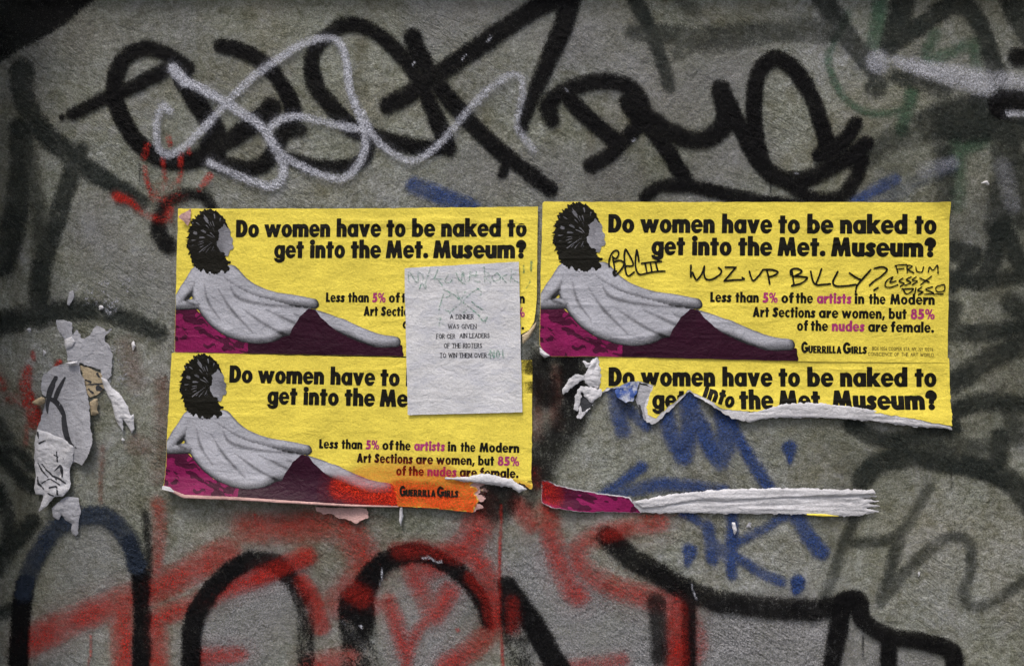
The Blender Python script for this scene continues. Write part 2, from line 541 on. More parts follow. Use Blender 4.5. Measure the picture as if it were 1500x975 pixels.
def spray(name, label, mat, strokes, lift=None, parent=None, cell=3.0, base=None, clip=None):
    """strokes: dicts or tuples (points, softness, opacity, wear)"""
    LAYER[0] += 1
    k = LAYER[0] if lift is None else lift
    allp = np.vstack([np.array(s[0], float) for s in strokes])
    pad = 2.6 * max(s[1] for s in strokes) + allp[:, 2].max() + 11
    x0, y0 = allp[:, 0].min() - pad, allp[:, 1].min() - pad
    x1, y1 = allp[:, 0].max() + pad, allp[:, 1].max() + pad
    x0, y0, x1, y1 = max(x0, -46), max(y0, -30), min(x1, 1546), min(y1, 1080)
    X, Y = grid(x0, y0, x1, y1, cell)
    cov = np.zeros(X.shape); wsum = np.full(X.shape, 1e-9); osum = np.zeros(X.shape); rsum = np.zeros(X.shape)
    jx = 2.2 * fbm(X / 22, Y / 22, 31, 2); jy = 2.2 * fbm(X / 22, Y / 22, 47, 2)
    for pts, soft, op, wear in strokes:
        A = np.array(pts, float)
        r = A[:, 2].max() + 2.6 * soft + 13
        bx0, bx1 = A[:, 0].min() - r - 14, A[:, 0].max() + r + 14
        by0, by1 = A[:, 1].min() - r - 14, A[:, 1].max() + r + 14
        j0 = max(int((bx0 - x0) / cell), 0); j1 = max(int((bx1 - x0) / cell) + 2, 0)
        i0 = max(int((by0 - y0) / cell), 0); i1 = max(int((by1 - y0) / cell) + 2, 0)
        sl = (slice(i0, i1), slice(j0, j1))
        if X[sl].size == 0:
            continue
        f = sd_stroke(X[sl] + jx[sl], Y[sl] + jy[sl], pts)
        c = np.maximum(sstep(-soft, soft, f), 0.15 * op * sstep(-2.2 * soft - 4, 0, f) if soft > 2.4 else 0)
        w = c ** 3 + 1e-6 * (c > 0)
        cov[sl] = np.maximum(cov[sl], c)
        wsum[sl] += w; osum[sl] += w * op; rsum[sl] += w * wear
    op = osum / wsum; wr = rsum / wsum
    if clip is not None:
        cov = np.where(clip(X, Y) > 0, cov, 0)
    ins = cov > 0.035
    cellm = ins[:-1, :-1] | ins[1:, :-1] | ins[1:, 1:] | ins[:-1, 1:]
    need = np.zeros(X.shape, bool)
    for sl in ((slice(0, -1), slice(0, -1)), (slice(1, None), slice(0, -1)), (slice(1, None), slice(1, None)), (slice(0, -1), slice(1, None))):
        need[sl] |= cellm
    idx = -np.ones(X.shape, int)
    fl = np.flatnonzero(need.ravel())
    idx.ravel()[fl] = np.arange(len(fl))
    ci, cj = np.nonzero(cellm)
    faces = np.stack([idx[ci, cj], idx[ci + 1, cj], idx[ci + 1, cj + 1], idx[ci, cj + 1]], 1).tolist()
    px, py = X.ravel()[fl], Y.ravel()[fl]
    if base is None:
        h = undulation(px, py) + 0.0005 + 0.00016 * k
    else:
        h = base(px, py)
    o = link_mesh(name, to_world(px, py, h), faces, mat, parent if parent is not None else WALL, label)
    at = o.data.color_attributes.new("spray", 'FLOAT_COLOR', 'POINT')
    rgba = np.stack([cov.ravel()[fl], op.ravel()[fl], wr.ravel()[fl], np.ones(len(fl))], 1).astype(np.float32)
    at.data.foreach_set("color", rgba.ravel())
    return o

def st(pts, r=None, soft=4.0, op=1.0, wear=0.0):
    """stroke from (x, y) pairs with one radius or (start, end) radii, or from (x, y, r) triples"""
    if r is None:
        P = pts
    elif isinstance(r, tuple):
        n = len(pts)
        P = [(p[0], p[1], r[0] + (r[1] - r[0]) * i / max(n - 1, 1)) for i, p in enumerate(pts)]
    else:
        P = [(p[0], p[1], r) for p in pts]
    if len(P) == 1:
        P = [P[0], (P[0][0] + 0.5, P[0][1], P[0][2])]
    return (P, soft, op, wear)

# thin pale washes first, they lie under the tags
spray("whitewash_patch", "thin pale wash rolled over the lower wall", M['pale'], [
    st([(330, 960), (360, 900), (390, 870)], 60, 40, .75, .1), st([(620, 960), (630, 900), (650, 870)], 55, 40, .75, .1),
    st([(790, 860), (850, 930), (910, 960)], 70, 45, .8, .1), st([(1060, 940), (1130, 930), (1190, 950)], 55, 40, .8, .1),
    st([(100, 940), (130, 860), (140, 810)], 45, 35, .4, .2), st([(700, 800), (740, 850), (780, 900)], 40, 35, .5, .1),
    st([(1280, 960), (1340, 985)], 40, 30, .6, .1), st([(420, 420), (200, 400), (150, 330)], 40, 40, .35, .1)])
spray("whitewash_patch", "thin pale wash on the upper middle of the wall", M['pale'], [
    st([(640, 30), (700, 20), (760, 30)], 40, 40, .4, .1), st([(880, 60), (1000, 140), (1060, 110)], 45, 45, .45, .1),
    st([(700, 260), (820, 260), (900, 270)], 35, 40, .4, .1), st([(1090, 230), (1000, 320)], 40, 40, .4, .1),
    st([(60, 60), (150, 60), (250, 40)], 45, 45, .2, .1)])

spray("faded_graffiti_tag", "faded dark strokes along the left side of the wall", M['faded'], [
    st([(33, 105), (33, 135), (53, 180), (87, 213), (123, 243), (160, 267), (207, 297)], (18, 12), 7, .88, .12),
    st([(32, 190), (32, 240), (27, 290), (18, 345), (5, 390)], 18, 8, .85, .15),
    st([(117, 220), (100, 270), (83, 325), (66, 370), (58, 415), (58, 465)], (12, 16), 7, .88, .12),
    st([(40, 205), (48, 260), (60, 320), (62, 370)], (10, 13), 9, .5, .15),
    st([(-10, 477), (33, 465), (83, 456), (133, 455), (183, 466), (235, 488)], (18, 12), 10, .85, .15),
    st([(10, 658), (33, 665), (45, 685)], 8, 6, .75, .15), st([(-5, 660), (17, 683), (33, 703), (48, 713)], 10, 7, .8, .15),
    st([(-5, 715), (12, 755), (12, 800), (-5, 835)], 11, 7, .8, .15), st([(47, 763), (20, 797), (-5, 818)], 12, 7, .85, .1),
    st([(-10, 900), (20, 890)], 11, 7, .8, .1), st([(10, 640), (0, 620)], 10, 6, .6, .1)])
spray("graffiti_band", "broad dark band cutting the upper left corner of the wall", M['black'], [
    st([(-60, 100), (0, 52), (60, 20), (125, -32)], 32, 7, .92, .1), st([(-40, 40), (10, 10), (60, -30)], 25, 9, .75, .1)])

spray("soft_dark_patch", "thin sooty overspray over the upper right of the wall", M['faded'], [
    st([(1300, 20), (1400, 60), (1500, 60)], 60, 50, 0.22, .1), st([(1400, 190), (1500, 210)], 50, 40, 0.25, .1), st([(1440, 300), (1500, 420)], 60, 45, 0.24, .1), st([(1460, 520), (1500, 600)], 45, 45, 0.20, .1),
    st([(1020, 20), (1180, 20)], 30, 30, 0.18, .1), st([(1300, 230), (1400, 280)], 40, 35, 0.18, .1), st([(1430, 640), (1510, 640)], 30, 30, 0.18, .1)])
spray("soft_dark_patch", "broad soft darkening along the left edge of the wall", M['faded'], [  # wide faint dark patches down the left side and into the bottom corner
    st([(-10, 20), (40, 100), (10, 200)], 40, 45, 0.24, .1), st([(10, 260), (50, 420), (0, 480)], 34, 40, 0.19, .1), st([(-10, 600), (20, 720), (0, 850)], 34, 34, 0.20, .1), st([(150, 0), (300, -10)], 16, 30, 0.13, .1), st([(0, 960), (60, 990)], 30, 40, 0.18, .1)])
spray("green_scribble", "thin green spray loop in the upper right", M['green'], [
    st([(1222, 58), (1213, 85), (1220, 115), (1240, 147), (1267, 163), (1300, 167), (1330, 158)], 5, 5, .6, .25),
    st([(1290, -10), (1286, 30), (1278, 65)], 11, 7, .6, .3), st([(1335, 135), (1330, 160), (1320, 190)], 9, 6, .65, .3),
    st([(1370, 50), (1357, 85), (1385, 80), (1427, 62)], 8, 7, .5, .3), st([(1427, 62), (1431, 97)], 9, 6, .5, .3),
    st([(1400, 205), (1405, 265), (1400, 300)], 10, 8, .45, .35), st([(1240, 20), (1225, 55)], 6, 6, .4, .3), st([(1440, 205), (1395, 225)], 10, 8, .5, .3)])

spray("faded_graffiti_tag", "big overlapping faded black letters in the upper right corner", M['faded'], [
    st([(925, 48), (965, 48), (1020, 52), (1090, 50), (1160, 46), (1230, 45)], (11, 17), 8, .72, .15),
    st([(1000, 60), (1060, 56), (1130, 46), (1190, 42)], (18, 15), 12, .55, .2), st([(993, 78)], 10, 7, .6, .1),
    st([(1020, 18), (1000, 0), (1010, -15)], 9, 9, .4, .2),
    st([(925, -12), (950, 40), (967, 83), (980, 127)], (12, 9), 6, .88, .1),
    st([(1200, -8), (1220, 22), (1240, 52), (1276, 97)], (16, 14), 6, .9, .1),
    st([(1326, -8), (1312, 40), (1302, 68)], (17, 14), 7, .9, .1),
    st([(1310, 60), (1350, 37), (1377, 17), (1400, 8), (1420, 15), (1437, 40), (1450, 77), (1460, 113), (1462, 150)], 13, 6, .92, .1),
    st([(1310, 112), (1345, 120), (1382, 134)], (9, 12), 8, .7, .2), st([(1283, 126)], 16, 6, .75, .35),
    st([(1355, 180), (1395, 164), (1440, 160)], (18, 24), 9, .85, .15), st([(1360, 190), (1420, 190), (1510, 188)], 18, 9, .8, .15),
    st([(1262, 235), (1300, 208), (1350, 195)], 15, 11, .55, .2),
    st([(1475, 200), (1472, 260), (1462, 330)], 21, 10, .72, .2), st([(1380, 220), (1385, 265), (1380, 310)], 14, 9, .62, .2),
    st([(1478, -8), (1490, 20), (1510, 55)], 17, 7, .8, .1), st([(1500, 240), (1495, 320)], 16, 10, .6, .2)])
spray("faded_graffiti_tag", "faded black letters on the wall right of the posters", M['faded'], [
    st([(1468, 335), (1455, 375), (1440, 410)], 14, 7, .85, .12), st([(1476, 345), (1492, 385), (1505, 400)], 12, 7, .85, .12),
    st([(1390, 407), (1440, 411), (1510, 400)], 12, 7, .85, .12), st([(1396, 366), (1424, 374)], 15, 7, .85, .15),
    st([(1425, 378), (1408, 398), (1394, 420)], 10, 7, .8, .12), st([(1395, 450), (1390, 480)], 13, 9, .7, .12),
    st([(1385, 485), (1433, 488), (1505, 477)], 13, 8, .85, .12), st([(1510, 497), (1455, 523), (1395, 560)], (15, 17), 9, .8, .15),
    st([(1395, 600), (1440, 588), (1510, 592)], 13, 8, .8, .15), st([(1482, 445), (1500, 455)], 17, 9, .7, .12),
    st([(1245, 622), (1284, 641), (1330, 645), (1372, 632), (1395, 625)], (11, 14), 7, .88, .12),
    st([(1262, 702), (1278, 683), (1305, 671), (1339, 668), (1375, 674), (1430, 682), (1480, 705), (1515, 745)], (15, 17), 6, .92, .1),
    st([(1366, 632), (1374, 655), (1395, 672)], 17, 8, .92, .1), st([(1465, 640), (1460, 687)], 15, 7, .88, .1),
    st([(1390, 640), (1420, 655), (1460, 650)], 12, 9, .6, .2), st([(1490, 640), (1480, 600)], 12, 9, .6, .2)])
spray("outline_graffiti_tag", "thin grey letters sprayed in the lower right", M['faded'], [
    st([(1254, 752), (1233, 800), (1218, 845), (1205, 880)], 8, 6, .62, .15), st([(1247, 793), (1290, 791), (1320, 778), (1340, 748), (1360, 713)], 8, 6, .62, .15),
    st([(1318, 780), (1303, 840), (1291, 878)], 9, 6, .65, .15),
    st([(1291, 880), (1333, 827), (1373, 793), (1400, 784), (1420, 797), (1421, 835), (1411, 868), (1425, 887), (1460, 876), (1515, 838)], 8, 6, .6, .15)])

spray("blue_graffiti", "blue spray letters and dots around the torn lower right poster", M['blue'], [
    st([(902, 565), (905, 600), (913, 629)], 11, 7, .9, .12), st([(905, 585), (925, 605), (946, 622)], 8, 6, .9, .12),
    st([(974, 600), (985, 640), (1001, 665)], (11, 12), 7, .92, .1), st([(1001, 665), (1010, 625), (1010, 580)], 14, 8, .9, .1),
    st([(1012, 595), (1034, 640), (1054, 674)], (12, 13), 7, .95, .1), st([(1054, 674), (1066, 640), (1062, 605)], (13, 17), 8, .95, .1),
    st([(1073, 628), (1105, 680), (1130, 722)], 9, 6, .9, .12), st([(1157, 655), (1158, 662), (1156, 676)], (11, 3), 3, 1, .1),
    st([(880, 725), (910, 706), (940, 682)], (6, 8), 5, .92, .1), st([(905, 724), (940, 713), (974, 708), (1020, 712), (1060, 719)], 9, 7, .85, .15),
    st([(1000, 750), (1024, 764)], 6, 4, .85, .1), st([(1072, 750), (1071, 800), (1072, 840)], 8, 5, .92, .12),
    st([(1036, 770), (1043, 818)], 9, 5, .92, .12), st([(1068, 798), (1110, 778), (1150, 756)], 6, 5, .92, .1),
    st([(1072, 808), (1105, 832), (1143, 851)], (6, 8), 5, .92, .1), st([(1165, 755), (1185, 785), (1201, 806)], (10, 12), 6, .92, .12),
    st([(1010, 806), (1009, 815), (1006, 826)], (11, 3), 4, 1, .05), st([(1168, 852), (1168, 858), (1166, 865)], (11, 6), 4, 1, .05),
    st([(1045, 800), (1062, 808)], 12, 8, .6, .2)])
spray("blue_graffiti", "short blue dash above the upper left poster", M['blue'], [
    st([(607, 272), (643, 285), (690, 306)], (12, 13), 8, .82, .3)])
spray("blue_graffiti", "blue dash beside the upper right poster corner", M['blue'], [
    st([(1252, 294), (1310, 264)], (8, 9), 6, .75, .3), st([(1295, 295), (1340, 268), (1392, 242)], 10, 10, .22, .3)])

spray("rusty_smear", "faint rusty red smears on the left half of the wall", M['rust'], [
    st([(238, 560), (236, 640), (230, 700)], 9, 12, .35, .35), st([(185, 505), (200, 560)], 12, 16, .28, .3), st([(815, 545), (812, 590), (815, 620)], 10, 10, .75, .2),
    st([(150, 655), (149, 690), (148, 735)], (3, 2), 4, .5, .4), st([(200, 650), (215, 655)], 12, 14, .35, .3), st([(790, 560), (788, 640)], 7, 10, .6, .2)])
spray("red_smear", "cracked red paint at the left edge of the wall", M['red'], [
    st([(-8, 545), (4, 565)], 8, 3, .9, .55), st([(42, 540), (38, 565), (44, 590)], (5, 11), 3, .9, .6), st([(14, 582), (34, 584)], 8, 4, .85, .7),
    st([(50, 600), (53, 618)], 10, 4, .9, .4), st([(88, 530), (80, 545), (76, 555)], (4, 3), 2, .95, .3), st([(40, 625), (38, 650)], 2, 3, .7, .4), st([(49, 517), (51, 526)], 3, 2, .8, .4)])

# black tags
spray("black_graffiti_tag", "fat black looping letters at the upper left", M['black'], [
    st([(93, 171)], 4, 2, 1, 0), st([(106, 167), (150, 147), (200, 125), (240, 103)], (9, 11), 3.5),
    st([(275, 100), (245, 80), (215, 71), (188, 80), (172, 103), (169, 135), (178, 170), (200, 205), (228, 227), (265, 237), (300, 228), (332, 208), (365, 186), (396, 162)], (11, 14), 4),
    st([(268, 118), (285, 145), (303, 172), (317, 193), (305, 215)], 14, 4.5), st([(398, 158)], 16, 5, .9, .1),
    st([(323, 67), (352, 73), (385, 91), (410, 118), (427, 150), (428, 172), (412, 200), (396, 230), (370, 247), (342, 245), (312, 234)], (11, 13), 4.5),
    st([(458, 110), (458, 85), (472, 58), (500, 38), (525, 38), (552, 49), (575, 68), (600, 97), (617, 123), (633, 160), (644, 190), (650, 210)], 11, 4.5),
    st([(457, 105), (466, 132), (490, 160), (520, 190), (560, 202), (600, 213), (640, 217), (657, 213)], (13, 11), 5),
    st([(425, 232), (465, 243), (505, 243), (530, 236), (541, 212), (538, 190)], 10, 4.5), st([(412, 196), (440, 190)], 10, 5, .9, .1),
    st([(605, 55), (612, 75), (635, 112), (660, 147), (692, 182), (735, 224)], (14, 12), 4.5), st([(735, 224), (758, 240), (782, 258), (806, 276)], (11, 11), 5, 1, .35),
    st([(742, 232), (736, 255)], 7, 4, 1, .2),
    st([(568, 155), (600, 137), (650, 103), (710, 62), (760, 28), (800, 6), (835, -12)], (13, 14), 4.5, 1, .12),
    st([(838, -12), (824, 40), (802, 90), (785, 130), (772, 162), (765, 188)], (16, 8), 5),
    st([(658, 218), (650, 190), (640, 165), (628, 135)], (11, 8), 5)])
spray("black_graffiti_tag", "fat black letters above the upper right poster", M['black'], [
    st([(808, 176), (802, 155), (820, 137), (850, 124), (885, 118), (920, 127), (940, 150), (937, 180), (913, 205), (890, 228), (866, 243)], (12, 11), 4.5),
    st([(835, 147), (867, 178), (907, 210)], 12, 4.5), st([(925, 150), (938, 168)], 18, 5),
    st([(945, 178), (973, 213), (992, 245), (1006, 268)], 12, 5, 1, .15), st([(950, 172), (975, 190), (1003, 202), (1032, 204), (1055, 190), (1064, 165), (1055, 131)], (13, 15), 4.5),
    st([(1060, 140), (1075, 172), (1095, 205), (1112, 235), (1140, 260), (1175, 263), (1213, 247), (1247, 227), (1267, 210)], (14, 12), 4.5),
    st([(1115, 235), (1107, 200), (1104, 150), (1110, 108), (1127, 88), (1145, 88), (1168, 108), (1188, 140), (1201, 177), (1210, 212), (1200, 226)], (12, 12), 4),
    st([(1253, 180), (1234, 206), (1207, 226)], (10, 13), 4.5),
    st([(1150, 265), (1178, 285), (1207, 292), (1235, 285), (1252, 260), (1262, 236)], (11, 10), 6, .95, .1),
    st([(945, 287), (967, 273), (1000, 272), (1040, 278), (1085, 288), (1125, 297), (1170, 303)], (9, 11), 4.5, 1, .22)])
spray("black_graffiti_tag", "solid black bar at the right edge of the wall", M['black'], [
    st([(1464, 152), (1465, 156)], 18, 4), st([(1470, 148), (1520, 146)], 16, 3), st([(1490, 83)], 15, 6, .95, .1)])
spray("black_ring", "small fuzzy black ring at the corner of the upper left poster", M['black'], [
    st([(232, 345), (233, 322), (241, 300), (262, 288), (290, 284), (308, 297), (312, 316)], (9, 8), 7, .95, .2),
    st([(232, 335), (240, 352), (248, 358)], 12, 5, .95, .35)])
# red paint, mostly under the black arches
spray("red_graffiti", "broad red strokes across the lower left", M['red'], [
    st([(360, 771), (417, 772), (485, 770), (520, 790), (535, 822), (522, 855), (500, 880)], (15, 17), 25.0, .77, .1),
    st([(40, 940), (100, 911), (167, 885), (233, 858), (283, 834), (332, 806)], (18, 17), 15.6, .77, .1),
    st([(222, 907), (283, 884), (333, 862), (383, 842), (448, 814)], (11, 12), 12.5, .81, .12), st([(232, 735), (234, 783), (230, 837)], 8, 8, .6, .2),
    st([(178, 880), (184, 1000)], 16, 10.9, .83, .12), st([(228, 915), (233, 1000)], 14, 14.0, .75, .12), st([(297, 963), (353, 957)], (13, 7), 14.0, .77, .1),
    st([(443, 850), (465, 885), (471, 915)], (10, 12), 9, .7, .15), st([(455, 975), (510, 962)], 14, 14.0, .78, .1), st([(515, 880), (545, 885)], 14, 10, .6, .15),
    st([(375, 768), (374, 752)], 2, 1.5, .9, .1), st([(371, 771), (377, 766)], 2, 1.5, .9, .1), st([(134, 930), (133, 955), (129, 975)], 1.2, 1.5, .8, .1)])
spray("red_graffiti", "broad red letters in the bottom middle", M['red'], [
    st([(708, 738), (700, 767), (688, 793), (660, 812), (625, 830)], (17, 15), 20.3, .77, .1), st([(580, 805), (620, 802)], 10, 9, .7, .2),
    st([(680, 800), (713, 838), (727, 883), (722, 918), (698, 944), (655, 975)], (11, 14), 14.0, .81, .12), st([(595, 810), (612, 852), (633, 897)], (9, 12), 15.6, .77, .1),
    st([(658, 865), (636, 898)], 13, 12.5, .85, .1), st([(633, 897), (603, 938), (594, 990)], 7, 8.4, .76, .1), st([(570, 880), (583, 917), (595, 955)], (8, 10), 12.5, .78, .1),
    st([(735, 738), (731, 850), (737, 990)], 1.2, 2, .75, .2), st([(753, 735), (778, 762)], (9, 13), 15.6, .77, .1),
    st([(802, 745), (814, 808), (833, 857), (847, 870)], (12, 13), 15.6, .78, .12), st([(782, 690), (788, 705)], 9, 8, .6, .2),
    st([(967, 765), (927, 770), (875, 783), (848, 803), (852, 830), (898, 857), (955, 876), (1003, 888)], (8, 13), 18.7, .77, .12),
    st([(992, 880), (994, 1000)], 15, 12.5, .85, .1), st([(1008, 890), (1022, 935), (1018, 960)], 11, 11, .5, .15), st([(780, 995), (840, 975), (910, 965)], 9, 9, .6, .1),
    st([(670, 922)], 2.5, 2, .9, 0), st([(680, 800), (679, 812)], 2.5, 1.5, .9, 0)])
spray("black_arch", "tall blue topped black arch at the lower left", M['black'], [
    st([(27, 1000), (29, 940), (33, 890), (38, 855)], 14, 3.5), st([(190, 792), (204, 835), (208, 900), (207, 1000)], (10, 13), 4, 1, .1),
    st([(213, 750), (217, 790), (214, 880), (214, 960)], (5, 8), 6, .85, .5)])
spray("blue_black_arch", "grainy blue top of the tall arch at the lower left", M['navy'], [
    st([(36, 865), (46, 830), (62, 800), (88, 770), (133, 753), (165, 762), (190, 790), (200, 825)], (13, 14), 6, .93, .2)])
spray("black_arch", "second black arch from the left with a worn right leg", M['black'], [
    st([(281, 1000), (283, 917), (300, 877), (333, 838), (367, 818)], (14, 13), 4, 1, .1),
    st([(367, 818), (402, 821), (428, 848)], 12, 5, .85, .25), st([(428, 848), (446, 885), (449, 930), (444, 1000)], 12, 5, .95, .62)])
spray("black_arch", "third black arch from the left with a broad worn left leg", M['black'], [
    st([(523, 895), (537, 852), (567, 820), (610, 808), (650, 821), (687, 851), (707, 884), (714, 908)], (18, 9), 5, 1, .12),
    st([(522, 880), (524, 920)], 26, 6, .95, .3), st([(524, 920), (528, 1000)], 26, 8, .9, .68)])
spray("black_wedge", "worn black diagonal wedge at the bottom middle", M['black'], [
    st([(742, 856), (767, 892), (795, 937), (830, 1000)], (14, 18), 4, 1, .15), st([(745, 865), (748, 915)], 14, 6, .9, .3), st([(752, 920), (770, 1000)], 18, 10, .85, .66)])
spray("black_sweep", "long worn black sweep at the lower right", M['black'], [
    st([(890, 785), (917, 810), (967, 840), (1005, 862), (1040, 875), (1090, 884), (1140, 890), (1200, 891), (1238, 880)], (16, 16), 5, .95, .42),
    st([(895, 790), (940, 825), (990, 855)], 9, 6, 1, .25), st([(960, 880), (966, 930), (966, 960)], 13, 8, .75, .4), st([(1008, 855), (1009, 920), (1008, 1000)], 10, 4, .98, .1)])
spray("black_graffiti_tag", "fat black letter running off the bottom right", M['black'], [
    st([(1234, 880), (1227, 917), (1213, 1000)], (15, 12), 4, 1, .35), st([(1240, 876), (1258, 878), (1264, 908), (1302, 930), (1350, 937), (1385, 948), (1397, 965), (1390, 1000)], 13, 3.5, 1, .1),
    st([(1300, 932), (1301, 1000)], 12, 3.5, 1, .1)])
spray("dark_overspray", "sooty black overspray between the lower posters", M['black'], [
    st([(790, 535), (800, 575)], 22, 16, .9, .35), st([(835, 535), (842, 580), (832, 620)], 22, 14, .9, .4), st([(830, 620), (800, 660), (790, 690)], 22, 18, .85, .4), st([(735, 718), (728, 735)], 26, 14, .8, .3),
    st([(788, 690), (775, 735)], 8, 9, .5, .4)])

spray("red_dust", "thin red mist over the tops of the black arches", M['red'], [
    st([(380, 842), (420, 826), (450, 812)], 11, 9, .5, .25), st([(443, 850), (462, 885), (471, 915)], (9, 11), 9, .35, .3), st([(585, 806), (640, 806), (670, 812)], (9, 12), 9, .42, .3),
    st([(690, 845), (712, 870), (722, 905)], (7, 9), 9, .5, .2), st([(510, 860), (530, 872)], 14, 10, .42, .2), st([(890, 782), (912, 776)], 10, 8, .45, .3), st([(992, 890), (994, 1000)], 13, 8, .45, .2), st([(735, 738), (731, 850), (737, 990)], 1.2, 2, .75, .2), st([(750, 880), (752, 920)], 8, 8, .35, .3)])
spray("paint_drips", "thin black paint runs below the upper letters", M['black'], [
    st([(205, 240), (206, 262), (205, 270)], (1.6, 1.0), 1.5, .9, .1), st([(1128, 262), (1129, 284)], (1.5, .9), 1.5, .9, .1), st([(1392, 690), (1393, 712), (1386, 716)], 1.0, 1.3, .9, .1), st([(912, 216), (913, 236)], (1.4, .8), 1.4, .85, .1), st([(1262, 930), (1263, 960)], (1.6, 1.0), 1.5, .9, .1)])
spray("red_handprint", "blotchy red handprint above the upper left poster", M['red'], [
    st([(217, 213), (212, 232)], 4, 2, .95, .62), st([(214, 246), (217, 262)], 3.5, 2, .95, .6), st([(219, 268), (223, 288)], 3.5, 2, .95, .55),
    st([(240, 233), (241, 242)], 3, 2, .95, .5), st([(242, 250), (244, 262)], 3, 2, .95, .6), st([(248, 203), (251, 213)], 3.5, 2, .95, .6),
    st([(266, 226), (265, 244)], 3.5, 2, .95, .55), st([(267, 252), (263, 268)], 3, 2, .95, .65), st([(277, 217), (278, 226)], 3, 2, .95, .5),
    st([(309, 258), (301, 268)], 5, 2, .95, .5), st([(298, 270), (293, 278)], 3, 2, .95, .6), st([(232, 278), (250, 275), (262, 285)], 7, 5, .9, .78),
    st([(228, 290), (255, 300)], 6, 5, .9, .8), st([(172, 289), (190, 295), (202, 306)], (6, 4), 2.5, .95, .25), st([(210, 312), (225, 318), (250, 322)], 4, 3, .9, .6), st([(246, 318), (252, 305)], 6, 3, .95, .35)])

spray("glue_residue", "crumbly white glue residue around the torn scraps", M['silver'], [
    st([(135, 438), (150, 425), (165, 440)], 12, 9, .8, .86), st([(172, 510), (180, 540), (172, 560)], 11, 8, .8, .86), st([(185, 415), (195, 430)], 8, 8, .7, .9), st([(160, 455), (170, 450)], 5, 5, .8, .75), st([(190, 570), (200, 580)], 7, 6, .6, .85), st([(1190, 310), (1215, 330)], 6, 5, .3, .8)])
spray("scratch_marks", "pale scratches chipped through the black paint", M['silver'], [
    st([(562, 832), (557, 855)], .8, 1.4, .9, .3), st([(618, 817), (628, 815), (636, 820)], 1.4, 1.4, .9, .4), st([(640, 822), (647, 820)], 1.2, 1.4, .9, .4), st([(529, 915), (531, 917)], 1.6, 1.2, .9, .1), st([(1012, 852), (1016, 866), (1020, 876)], .7, 1.3, .8, .3),
    st([(677, 90), (684, 82)], 1.0, 1.3, .8, .4), st([(714, 62), (720, 54)], 1.1, 1.3, .8, .4), st([(604, 98), (609, 93)], 1.3, 1.4, .8, .4), st([(925, 208), (930, 205)], 1.2, 1.3, .8, .3), st([(1163, 255), (1168, 257)], .9, 1.2, .8, .2), st([(828, 131), (832, 136)], .9, 1.2, .7, .3), st([(500, 905), (545, 960)], 3, 5, .35, .85)])

# silver over everything
spray("silver_graffiti_tag", "thin silver looping signature over the black letters at the upper left", M['silver'], [
    st([(250, 163), (243, 155), (234, 166), (230, 190), (233, 215), (246, 227), (267, 219), (300, 188), (335, 150), (370, 115), (410, 87), (450, 64), (480, 57), (499, 66), (509, 95), (514, 130), (525, 168), (536, 200), (532, 232), (516, 254), (497, 263), (465, 254), (430, 238), (405, 215), (395, 195), (405, 180), (430, 172), (470, 178), (500, 186), (530, 190)], 4.9, 4.2, .84, .28),
    st([(530, 165), (548, 200), (573, 222), (600, 236), (625, 229), (652, 203), (680, 170), (710, 137), (738, 116)], 4.3, 4.2, .8, .32),
    st([(700, 150), (738, 114), (761, 114), (764, 140), (758, 170), (757, 188), (770, 207), (783, 220)], 4.3, 4.6, .6, .4),
    st([(255, 102), (272, 122)], 7.5, 4.5, .88, .3), st([(272, 120), (300, 133), (340, 156), (382, 186), (400, 212), (416, 240), (412, 264), (396, 273), (366, 265), (335, 251), (309, 238)], (6.8, 4.9), 4.2, .84, .28)])
spray("silver_spray_burst", "silver fan of spray near the right edge of the wall", M['silver'], [
    st([(1284, 92)], 16, 8, .6, .4), st([(1312, 90), (1350, 102), (1400, 113), (1440, 122)], (6, 18), 10, .68, .25), st([(1462, 118), (1515, 124)], (11, 11), 9, .62, .25), st([(1474, 168), (1515, 170)], 3.5, 3, .75, .3),
    st([(1350, 250), (1392, 240)], 9, 9, .25, .35), st([(1465, 245), (1480, 300)], 11, 10, .22, .35)])

